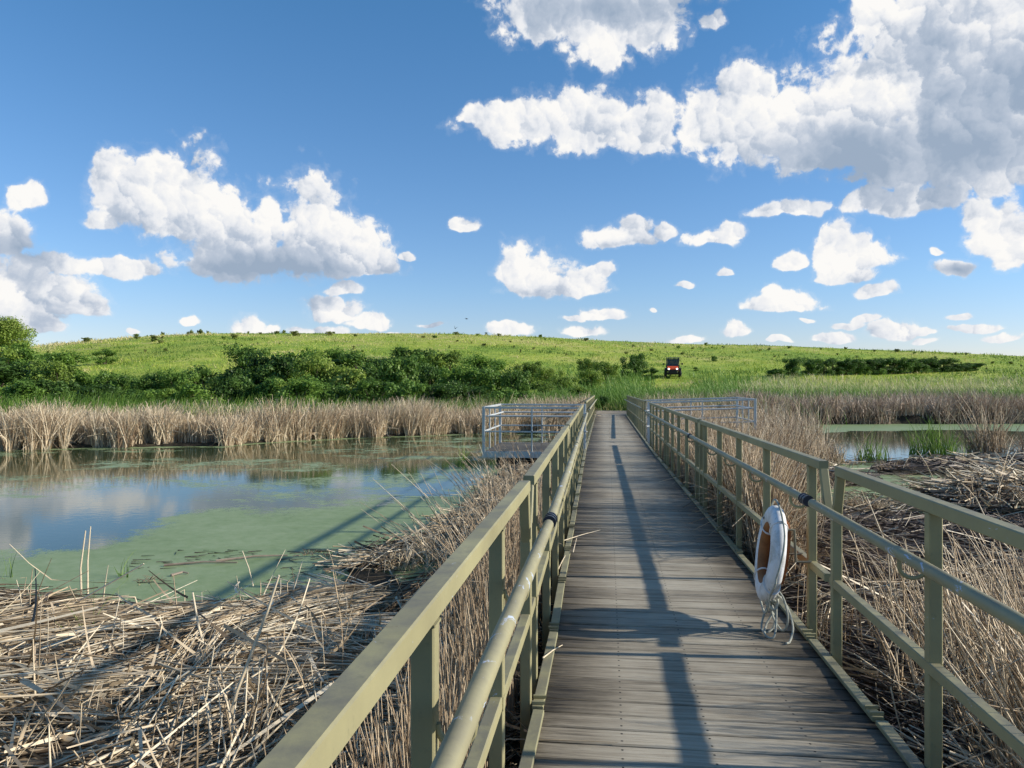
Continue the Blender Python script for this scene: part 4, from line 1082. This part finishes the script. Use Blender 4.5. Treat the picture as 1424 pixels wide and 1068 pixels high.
for x, yt, w, dd, m_ in [(345, 478, 66, 64, 'leafdark'), (500, 486, 90, 66, 'leaf'), (575, 480, 80, 72, 'leaf'), (540, 494, 70, 60, 'leafdark'), (620, 486, 70, 70, 'leaflight'), (670, 490, 70, 68, 'leaf'), (460, 482, 60, 70, 'leaf'), (90, 486, 80, 68, 'leaf'), (45, 482, 90, 72, 'leaf'), (10, 478, 80, 70, 'leaflight')]:
    put_shrub(x, dd, yt, w, m_, 'mid green shrub on the slope just above the thicket', 'shrubs on the slope above the thicket')
for x, yt, w, dd in [(752, 528, 50, 50), (785, 522, 46, 60), (822, 512, 44, 66), (765, 508, 50, 70), (806, 534, 34, 47), (735, 500, 60, 74), (845, 500, 46, 80), (820, 496, 40, 84)]:
    put_shrub(x, dd, yt, w, 'leaflight', 'pale yellow-green brush on the slope left of the walk end', 'pale brush near the walk end')
put_shrub(881, hit(881, 527), 489, 44, 'leafdark', 'dark rounded bush standing alone to the left of the red buggy', None, 'bush', 'bush')
put_shrub(905, hit(905, 529), 510, 26, 'leafdark', 'small dark bush between the lone rounded bush and the red buggy', None, 'bush', 'bush')
put_shrub(146, hit(146, 507), 484, 34, 'leaf', 'small shrub alone on the open slope above the left thicket', None, 'bush', 'bush')
put_shrub(1103, 92, 496, 34, 'leafdark', 'taller shrub at the left end of the dark hedge', None, 'shrub', 'shrub')
for i in range(15):
    x = 1128 + i * 16.0; put_shrub(x, 96 + i * .8, (497 if i < 13 else 503) + rb_.uniform(-1.5, 1.5), 38, 'leafdark', 'dark green shrub in the straight hedge under the right slope', 'hedge under the right slope', k=i % 5)
for x, y_, h_, w in [(1075, 524, 12, 26), (1085, 528, 16, 22), (993, 503, 9, 12), (968, 516, 6, 10)]:
    put_shrub(x, hit(x, y_), y_ - h_, w, 'leaf', 'small green shrub between the red buggy and the hedge', 'small shrubs by the hedge')
for x, d, yt, w, lb in [(838, 44.5, 549, 22, 'low dark green bush left of where the walk meets the path'), (884, 43.5, 547, 24, 'low dark green bush right of where the walk meets the path')]:
    put_shrub(x, d, yt, w, 'leafdark', lb, None, 'bush', 'bush')
# scattered scrub on the hillside and along its crest
for i in range(110):
    x = rb_.uniform(-80, 1480); yc = float(np.interp(x, [q[0] for q in YC], [q[1] for q in YC]))
    u_ = rb_.random() ** 1.5; py = yc + 1 + u_ * (26 if x < 900 else 22)
    d = min(hit(x, py), 169); h_ = rb_.uniform(2.5, 6.5) * (1.2 if x < 500 else .8) * (1 - .3 * u_)
    put_shrub(x, d, py - h_, h_ * rb_.uniform(1.1, 2.3), rb_.choice(['leaf', 'leaflight', 'scrub', 'scrub', 'scrub']), 'tiny scrub bush dotted on the open green hillside', 'scrub dotted over the hillside', sink=.02)
for x, h_ in [(78, 5), (128, 5), (205, 4), (226, 7), (265, 8), (279, 9), (290, 6), (345, 4), (395, 5), (676, 4)]:
    yc = float(np.interp(x, [q[0] for q in YC], [q[1] for q in YC])); put_shrub(x, 168, yc - h_, h_ * 1.3, 'scrub', 'small round bush breaking the skyline of the hill', 'bushes on the skyline', sink=.02)

# the tree at the far left
x, y = spotd(-4, 105); z = float(height(np.array([x]), np.array([y]), np.array([5.]))[0])
me, C_ = crown_mesh('crown', 77, 4.8, 4.4, 8.4, 46, 20000, .25, low=.2)
me.materials.append(M['leaflight']); t = empty('tree', (x, y, z - .2), 'broad round-crowned leafy tree at the far left edge on the skyline', 'tree')
top = EYE + (HOR - 434) / FPX * 105; t.scale = (1, 1, (top - z) / 8.3)
c = bpy.data.objects.new('crown', me); C.objects.link(c); c.parent = t
tm = trunk_mesh('trunk', 5, C_, 8, .22, 9); tm.materials.append(M['bark']); q = bpy.data.objects.new('trunk', tm); C.objects.link(q); q.parent = t
for px_, yt_, w_, d_ in [(-70, 450, 80, 112), (22, 474, 40, 96)]:
    put_shrub(px_, d_, yt_, w_, 'leaf', 'smaller tree beside the round-crowned tree at the far left' if px_ < 0 else 'bushy tree just below the round-crowned tree at the far left', None, 'tree', 'tree', k=3)
# ------------------------------------------------------------------ path beyond the walk
V = []; F = []; yy = np.linspace(39.2, 44.5, 24)
for i, y in enumerate(yy):
    for j_ in range(7):
        x = .18 + (j_ / 6 - .5) * 1.75 * (1 + .15 * math.sin(i * .9 + j_)) + .01 * (y - 39) ** 1.2
        V.append((x, y, float(height(np.array([x]), np.array([y]), np.array([5.]))[0]) + .035))
F = [(i * 7 + j_, i * 7 + j_ + 1, (i + 1) * 7 + j_ + 1, (i + 1) * 7 + j_) for i in range(23) for j_ in range(6)]
me = bpy.data.meshes.new('path'); me.from_pydata(V, [], F); tag(link_mesh('path', me, M['path']), kind='structure')

# ------------------------------------------------------------------ the red buggy
M['red'] = simple('orange_red_plastic', (.72, .10, .035), .35)
M['black'] = simple('black_plastic', (.014, .014, .016), .45)
M['tyre'] = simple('tyre_rubber', (.02, .019, .018), .8, var=8)
M['rim'] = simple('grey_alloy', (.25, .25, .26), .35, .6)
M['lamp'] = simple('lit_headlamp', (.9, .9, .85), .3, emit=((1, .90, .72), 2.2))
M['seat'] = simple('dark_seat_vinyl', (.03, .028, .03), .6)
m, nt, b = material('windscreen'); b.inputs['Base Color'].default_value = (.035, .05, .055, 1); b.inputs['Roughness'].default_value = .05; b.inputs['Alpha'].default_value = .82; M['glass'] = m
bug = empty('buggy', (0, 0, 0), 'red and black off-road buggy with its headlights on, parked on the slope', 'buggy')
def part(name, mat, fn, parent=None, smooth=False):
    q = MB(); fn(q); return q.build(name, M[mat], parent or bug, smooth)
part('chassis', 'black', lambda q: q.box((-.52, -1.15, .30), (.52, 1.2, .52), .03))
def body(q):
    pr = [(-1.32, .62), (-1.36, .78), (-1.22, .95), (-.62, 1.08), (-.50, .98), (-.5, .60)]
    V = []; 
    for s_, wd in ((-1, .50), (1, .50)): V += [(s_ * (wd if i not in (0, 1) else .40), y, z) for i, (y, z) in enumerate(pr)]
    n = len(pr); q.add(V, [(i, (i + 1) % n, n + (i + 1) % n, n + i) for i in range(n)] + [tuple(range(n - 1, -1, -1)), tuple(range(n, 2 * n))])
part('hood', 'red', body)
part('nose', 'black', lambda q: q.box((-.48, -1.375, .56), (.48, -1.15, .735), .02))
part('cargo_bed', 'black', lambda q: q.box((-.62, .55, .62), (.62, 1.35, .98), .03))
part('grille', 'black', lambda q: q.box((-.36, -1.345, .42), (.36, -1.2, .70), .02))
part('bumper', 'black', lambda q: (q.tube([(-.42, -1.25, .38), (-.42, -1.44, .46), (-.34, -1.46, .66), (.34, -1.46, .66), (.42, -1.44, .46), (.42, -1.25, .38)], .025, 8)))
for s_ in (-1, 1):
    def fen(q, s_=s_):
        pts = [(-1.30, .70), (-1.18, .88), (-.95, .93), (-.70, .88), (-.58, .70)]
        V = []
        for y, z in pts: V += [(s_ * .50, y, z), (s_ * .76, y, z - .02), (s_ * .76, y, z - .06), (s_ * .50, y, z - .05)]
        F = [(i * 4 + k, i * 4 + (k + 1) % 4, i * 4 + 4 + (k + 1) % 4, i * 4 + 4 + k) for i in range(4) for k in range(4)] + [(3, 2, 1, 0), (16, 17, 18, 19)]
        q.add(V, F)
    part('fender', 'black', fen)
    part('door', 'black', lambda q, s_=s_: q.box((min(s_ * .60, s_ * .66), -.45, .52), (max(s_ * .60, s_ * .66), .45, .92), .02))
    part('headlight', 'lamp', lambda q, s_=s_: q.tube([(s_ * .37, -1.30, .80), (s_ * .37, -1.37, .79)], [.088, .08], 14))
    part('mirror', 'black', lambda q, s_=s_: (q.beam((s_ * .66, -.48, 1.28), (s_ * .80, -.50, 1.28), .03, .03, .002)))
    part('mirror_head', 'black', lambda q, s_=s_: q.box((min(s_ * .78, s_ * .94), -.56, 1.20), (max(s_ * .78, s_ * .94), -.50, 1.36), .015))
    part('roll_bar', 'black', lambda q, s_=s_: q.tube([(s_ * .56, -.60, 1.0), (s_ * .58, -.30, 1.72), (s_ * .56, .0, 1.84), (s_ * .56, .55, 1.84), (s_ * .60, .72, 1.0)], .03, 8))
    for yy in (-.92, .92):
        w = MB(); pr = [(-.12, .20), (-.13, .27), (-.10, .325), (-.04, .345), (.04, .345), (.10, .325), (.13, .27), (.12, .20)]
        n = 24; V = [(s_ * .66 + a, yy + rr_ * math.cos(2 * PI * i / n), .345 + rr_ * math.sin(2 * PI * i / n)) for i in range(n) for a, rr_ in pr]
        k = len(pr); w.add(V, [(i * k + j_, i * k + (j_ + 1) % k, ((i + 1) % n) * k + (j_ + 1) % k, ((i + 1) % n) * k + j_) for i in range(n) for j_ in range(k)])
        ty = w.build('tyre', M['tyre'], bug, True)
        w = MB(); w.tube([(s_ * .56, yy, .345), (s_ * .76, yy, .345)], .198, 20); w.build('rim', M['rim'], ty, False)
    part('seat', 'seat', lambda q, s_=s_: (q.add([(s_ * .30 + a * .22, y, z) for a in (-1, 1) for y, z in ((-.15, .58), (-.15, .74), (.20, .72), (.34, 1.28), (.44, 1.28), (.38, .58))],
         [(0, 1, 7, 6), (1, 2, 8, 7), (2, 3, 9, 8), (3, 4, 10, 9), (4, 5, 11, 10), (5, 0, 6, 11), (5, 4, 3, 2, 1, 0), (6, 7, 8, 9, 10, 11)])))
part('roof', 'black', lambda q: q.add([(a * .62, y, z) for a in (-1, 1) for y, z in ((-.42, 1.80), (-.36, 1.87), (.0, 1.91), (.62, 1.89), (.66, 1.84), (0, 1.86))],
     [(0, 1, 7, 6), (1, 2, 8, 7), (2, 3, 9, 8), (3, 4, 10, 9), (4, 5, 11, 10), (5, 0, 6, 11), (5, 4, 3, 2, 1, 0), (6, 7, 8, 9, 10, 11)]))
part('windscreen', 'glass', lambda q: q.add([(-.52, -.60, 1.06), (.52, -.60, 1.06), (.53, -.36, 1.76), (-.53, -.36, 1.76), (-.52, -.585, 1.06), (.52, -.585, 1.06), (.53, -.345, 1.76), (-.53, -.345, 1.76)],
     [(0, 1, 2, 3), (7, 6, 5, 4), (0, 4, 5, 1), (1, 5, 6, 2), (2, 6, 7, 3), (3, 7, 4, 0)]))
part('dashboard', 'black', lambda q: q.box((-.55, -.62, .92), (.55, -.40, 1.07), .02))
part('steering_wheel', 'black', lambda q: q.tube([(.30 + .17 * math.cos(a), -.28 + .06 * math.sin(a), 1.10 + .15 * math.sin(a)) for a in [2 * PI * i / 16 for i in range(17)]], .015, 6))
dB = hit(935.5, 525.5); x, y = spotd(935.5, dB); z = float(height(np.array([x]), np.array([y]), np.array([5.]))[0])
bug.location = (x, y, z - .03); bug.rotation_euler = (0, 0, math.radians(-4)); s_ = dB / 82.0 * 1.13; bug.scale = (s_, s_, s_)
print('buggy at', dB, 'scale', s_)

# ------------------------------------------------------------------ two birds over the hill
def bird(px, py, d, span, rz, flap, label):
    x, y = spotd(px, d); z = EYE + (HOR - py) / FPX * d
    t = empty('bird', (0, 0, 0), label, 'bird', 'birds over the hill'); q = MB()
    q.tube([(-.11, 0, 0), (-.07, 0, .004), (0, 0, 0), (.06, 0, .006), (.10, 0, .012), (.125, 0, .008)], [.006, .02, .032, .026, .018, .002], 8)
    q.add([(-.10, -.012, 0), (-.10, .012, 0), (-.20, .045, 0), (-.17, 0, 0), (-.20, -.045, 0)], [(0, 1, 2, 3), (0, 3, 4)])
    for s_ in (-1, 1):
        w = span / 2; V = []
        for k in (0, 1):
            V += [(.05, s_ * .015, .01 - k * .006), (.055, s_ * w * .45, .01 + flap * w * .6 - k * .006), (-.10, s_ * w, .01 + flap * w - k * .004), (-.05, s_ * w * .45, .006 + flap * w * .5 - k * .006), (-.06, s_ * .015, -k * .006)]
        q.add(V, [(0, 1, 2, 3, 4), (9, 8, 7, 6, 5)] + [(i, i + 5, (i + 1) % 5 + 5, (i + 1) % 5) for i in range(5)])
    q.build('body', M['black'], t); t.location = (x, y, z); t.rotation_euler = (.3, 0, rz)
bird(649, 443.5, 62, .34, .6, .2, 'small dark bird, the higher of two over the hill')
bird(633, 457, 62, .34, 2.1, 1.1, 'small dark bird with raised wings, the lower of two just above the skyline')

# ------------------------------------------------------------------ single stalks, tufts and clumps one can pick out
def tuft(name, px, py, n, spread, H, w, mat, label, cat, lean=.2, bendy=.2, leanv=(0, 0), seg=5, sides=2, broken=0, zw=WZ, squash=1.0, rnd=None, fan=0.0):
    x0, y0 = spot(px, py, zw); t = empty(name, (float(x0), float(y0), zw), label, cat); s_ = Stems()
    a = R.uniform(0, 6.3, n); q = R.rand(n) ** .5 * spread; x = x0 + q * np.cos(a); y = y0 + q * np.sin(a) * squash
    H = H * (1 - .45 * (q / spread) ** 2)
    D = np.stack([R.normal(leanv[0], lean, n) + fan * q * np.cos(a) / spread, R.normal(leanv[1], lean, n), np.ones(n)], -1)
    bd = np.stack([R.normal(leanv[0] * .6, bendy, n), R.normal(0, bendy, n), -abs(R.normal(0, bendy * .6, n))], -1)
    kt = np.where(R.rand(n) < broken, R.uniform(.35, .8, n), 2.0); kd = dirs(R.uniform(0, 6.3, n), R.uniform(-1.2, .1, n))
    s_.add(np.stack([x, y, np.full(n, zw - .04)], -1), D, R.uniform(.5, 1, n) * H, R.uniform(.6, 1.2, n) * w, bd, seg, sides, rnd, kt, kd, tip=.12 if sides == 2 else .4)
    s_.build('stalks' if 'reed' in mat or mat == 'straw' else 'blades', M[mat], t); return t
tuft('cattail_clump', 1296, 632, 210, .6, 1.35, .026, 'greenreed', 'fresh green cattail clump standing in the right pond', 'cattails', .20, .2, squash=.6, zw=-.35)
tuft('cattail_clump', 1212, 638, 90, .40, .95, .026, 'greenreed', 'thin dark green cattail clump left of the fresh green one in the right pond', 'cattails', .22, .14, zw=-.35)
tuft('cattail_clump', 1340, 630, 90, .7, .7, .024, 'greenreed', 'low sparse cattail shoots between the fresh clump and the tall dead tuft', 'cattails', .2, .14, squash=.4, zw=-.35)
tuft('cattail_clump', 1032, 606, 160, .6, 1.1, .028, 'greenreed', 'green cattails growing beside the corner of the wide platform', 'cattails', .12, .12, zw=-.33)
tuft('reed_tuft', 1374, 638, 240, .38, 1.75, .017, 'standreed', 'tall fan of dead reed stalks rising from the right pond', 'reed tuft', .14, .18, fan=.28, sides=3, zw=-.3)
tuft('reed_tuft', 1150, 640, 150, .4, .85, .018, 'standreed', 'short broken tan reed tuft left of the cattails in the right pond', 'reed tuft', .25, .2, broken=.4, sides=3, zw=-.3)
tuft('reed_tuft', 1440, 640, 130, .5, 1.1, .018, 'brownreed', 'dark broken reeds at the right edge standing in the pond', 'reed tuft', .2, .2, broken=.3, sides=3, zw=-.3)
tuft('reed_tuft', 1245, 655, 90, .4, .5, .016, 'standreed', 'small collapsed reed tuft on the green water in front of the cattails', 'reed tuft', .6, .3, broken=.5, sides=3, zw=-.36)
tuft('reed_tuft', 1400, 694, 160, .7, .7, .02, 'standreed', 'pale splayed reeds on top of the big litter mound', 'reed tuft', .6, .3, broken=.4, sides=3, zw=-.2)
tuft('reed_tuft', 1092, 660, 150, .45, 1.25, .018, 'standreed', 'tall tan reed tuft against the third right railing section', 'reed tuft', .2, .2, broken=.3, sides=3, zw=-.33)
tuft('reed_tuft', 1128, 676, 90, .35, .8, .016, 'standreed', 'low snapped reed tuft between the right railing and the green pool', 'reed tuft', .35, .25, broken=.6, sides=3, zw=-.33)
tuft('reed_tuft', 1200, 704, 70, .3, .5, .014, 'standreed', 'small splayed reed tuft in the green pool behind the railing joint', 'reed tuft', .5, .3, broken=.6, sides=3, zw=-.36)
# collapsed clumps at the tip of the left raft
tuft('reed_clump', 600, 778, 90, .26, .78, .014, 'straw', 'snapped-over reed clump at the tip of the left raft, against the green water', 'reed clump', .35, .25, (-.15, 0), broken=.75, sides=3, zw=-.35, rnd=R.uniform(.4, 1, 90))
tuft('reed_clump', 556, 786, 30, .16, .62, .014, 'straw', 'thin folded reed clump left of the bigger snapped one', 'reed clump', .3, .2, (.1, 0), broken=.9, sides=3, zw=-.35, rnd=R.uniform(.4, .9, 30))
tuft('reed_clump', 655, 752, 140, .38, .72, .014, 'straw', 'heaped broken reeds between the snapped clump and the railing', 'reed clump', .5, .3, (.1, 0), broken=.6, sides=3, zw=-.35, rnd=R.uniform(.35, 1, 140))
tuft('reed_clump', 690, 694, 60, .5, 1.1, .014, 'straw', 'tall stalks leaning out over the pond beside the second railing section', 'reed clump', .22, .2, (-.25, 0), broken=.15, sides=3, zw=-.35)
tuft('green_shoot', 123, 898, 9, .05, .62, .013, 'greenreed', 'slender green shoot growing through the near left raft of straw', 'green shoot', .12, .2, (-.12, 0), zw=-.33)
tuft('green_shoot', 172, 802, 12, .05, .34, .014, 'greenreed', 'small green shoot standing in the duckweed off the left raft', 'green shoot', .25, .3, zw=-.40)
tuft('green_shoot', 8, 800, 6, .06, .55, .011, 'greenreed', 'thin green blades at the left edge of the photo by the water', 'green shoot', .2, .1, zw=-.38)
tuft('green_shoot', 111, 1010, 22, .07, .22, .010, 'greenreed', 'short fresh green tuft low in the near left straw', 'green shoot', .25, .3, zw=-.30)
tuft('green_shoot', 20, 985, 26, .12, .13, .010, 'greenreed', 'low green weeds in the straw at the lower left edge', 'green shoot', .6, .4, zw=-.28)
tuft('green_shoot', 645, 640, 14, .10, 1.1, .014, 'greenreed', 'tall green blade among the leaning stalks by the left platform', 'green shoot', .3, .3, zw=-.38)
tuft('reed_bundle', 345, 1085, 13, .07, 1.15, .018, 'straw', 'upright bundle of dry stalks standing in the near left straw', 'reed bundle', .10, .1, (.10, 0), sides=3, zw=-.32, broken=.15)
tuft('reed_bundle', 290, 960, 12, .07, .42, .016, 'standreed', 'short bent-over stalk stub left of the upright bundle', 'reed bundle', .16, .1, (-.05, 0), sides=3, zw=-.32, broken=.6)
def stalk(name, pts, rad, mat, label, cat='reed stalk', group=None):
    b0 = pts[0]; t = empty(name, b0, label, cat, group)
    n = len(pts); MB().tube(pts, [rad * (1 - .5 * i / (n - 1)) for i in range(n)], 6, r=.8).build('stalk', M[mat], t, smooth=True)
def q3(px, py, z): X_, Y_ = spot(px, py, z); return (float(X_), float(Y_), z)
def up3(px, py, base):     # a point above the base, at the base's distance, seen at this height
    d = (EYE - base[2]) * FPX / (base[3] - HOR); x, y = spotd(px, d); return (float(x), float(y), EYE - (py - HOR) / FPX * d)
def vstalk(base_px, tops, rad, mat, label, zb=-.34):
    b_ = q3(base_px[0], base_px[1], zb); k = (0, 0, zb, base_px[1]); stalk('reed_stalk', [b_] + [up3(a, c, k) for a, c in tops], rad, mat, label)
vstalk((113, 828), [(112, 790), (119, 738)], .010, 'straw', 'left one of the two straight pale stalks at the edge of the green water')
vstalk((122, 826), [(122, 780), (126, 732)], .009, 'straw', 'right one of the two straight pale stalks at the edge of the green water')
vstalk((60, 868), [(120, 830), (200, 784)], .010, 'straw', 'long pale stalk slanting out over the duckweed from the left raft')
vstalk((288, 934), [(284, 900), (276, 870), (268, 824)], .011, 'straw', 'thick pale stalk standing straight up in the middle of the left raft')
vstalk((352, 815), [(346, 790), (337, 766)], .007, 'straw', 'thin stalk tilting up at the edge of the duckweed')
vstalk((49, 965), [(49, 930), (48, 898)], .009, 'brownreed', 'short brown stub in the straw near the left edge')
vstalk((300, 1075), [(330, 960), (372, 850), (388, 800)], .011, 'straw', 'tall thin stalk leaning right beside the upright bundle')
vstalk((1250, 800), [(1225, 740), (1205, 690)], .009, 'straw', 'lone pale stalk leaning left over the dark litter behind the right railing', -.3)
vstalk((1255, 880), [(1245, 830), (1236, 760)], .008, 'straw', 'thin upright stalk behind the nearest right post', -.3)
vstalk((1420, 780), [(1380, 740), (1356, 690)], .010, 'straw', 'long bleached stalk leaning left below the big litter mound', -.3)
# floating sticks and bits in the duckweed
for i, (a, b_, lb) in enumerate([((228, 786), (330, 782), 'thin dark stick floating in the duckweed, leftmost of the drift'), ((300, 780), (400, 772), 'long rotten stalk floating in the duckweed, right part of the drift'), ((238, 800), (262, 797), 'short dark twig in the duckweed below the drift')]):
    A = q3(*a, WZ + .012); B = q3(*b_, WZ + .012); stalk('floating_stick', [A, ((A[0] + B[0]) / 2, (A[1] + B[1]) / 2 + .05, WZ + .022), B], .014, 'wetstraw', lb, 'stick')
for px_, py_, lb in ((430, 769, 'dark clump of debris floating on the green water, left one of two'), (456, 773, 'dark clump of debris floating on the green water, right one of two'), (208, 806, 'knot of old reed floating below the small green shoot')):
    tuft('floating_debris', px_, py_, 40, .10, .16, .012, 'brownreed', lb, 'debris', .9, .5, sides=3, zw=WZ + .01, rnd=R.uniform(0, .4, 40))
s_ = Stems(); n = 150; x, y = screen_pts(n, 180, 470, 765, 812); k = (water_sd(x, y) < -.2) & (nz1(x, y, .8, 2) > .45); x, y = x[k], y[k]; n = len(x)
s_.add(np.stack([x, y, np.full(n, WZ + .006)], -1), dirs(R.normal(.1, .6, n), np.zeros(n)), R.uniform(.03, .22, n), R.uniform(.005, .012, n), vec(n, .05) * [1, 1, 0], 3, 3, R.uniform(0, .5, n))
tag(s_.build('floating_bits', M['wetstraw']), 'flecks of rotten reed drifting in the duckweed near the left raft', 'debris', kind='stuff')
# straws blown on to the deck
for a, b_, lb in (((783, 752), (835, 737), 'long dry straw lying across the left kerb onto the deck'), ((797, 768), (802, 748), 'short dry straw on the deck by the left kerb'), ((776, 792), (790, 766), 'pale straw wedged against the left kerb'), ((755, 915), (782, 897), 'curved brown straw lying over the near left kerb')):
    A = q3(*a, .036); B = q3(*b_, .012); stalk('loose_straw', [A, ((A[0] + B[0]) / 2, (A[1] + B[1]) / 2, .03), B], .0045, 'straw', lb, 'straw')
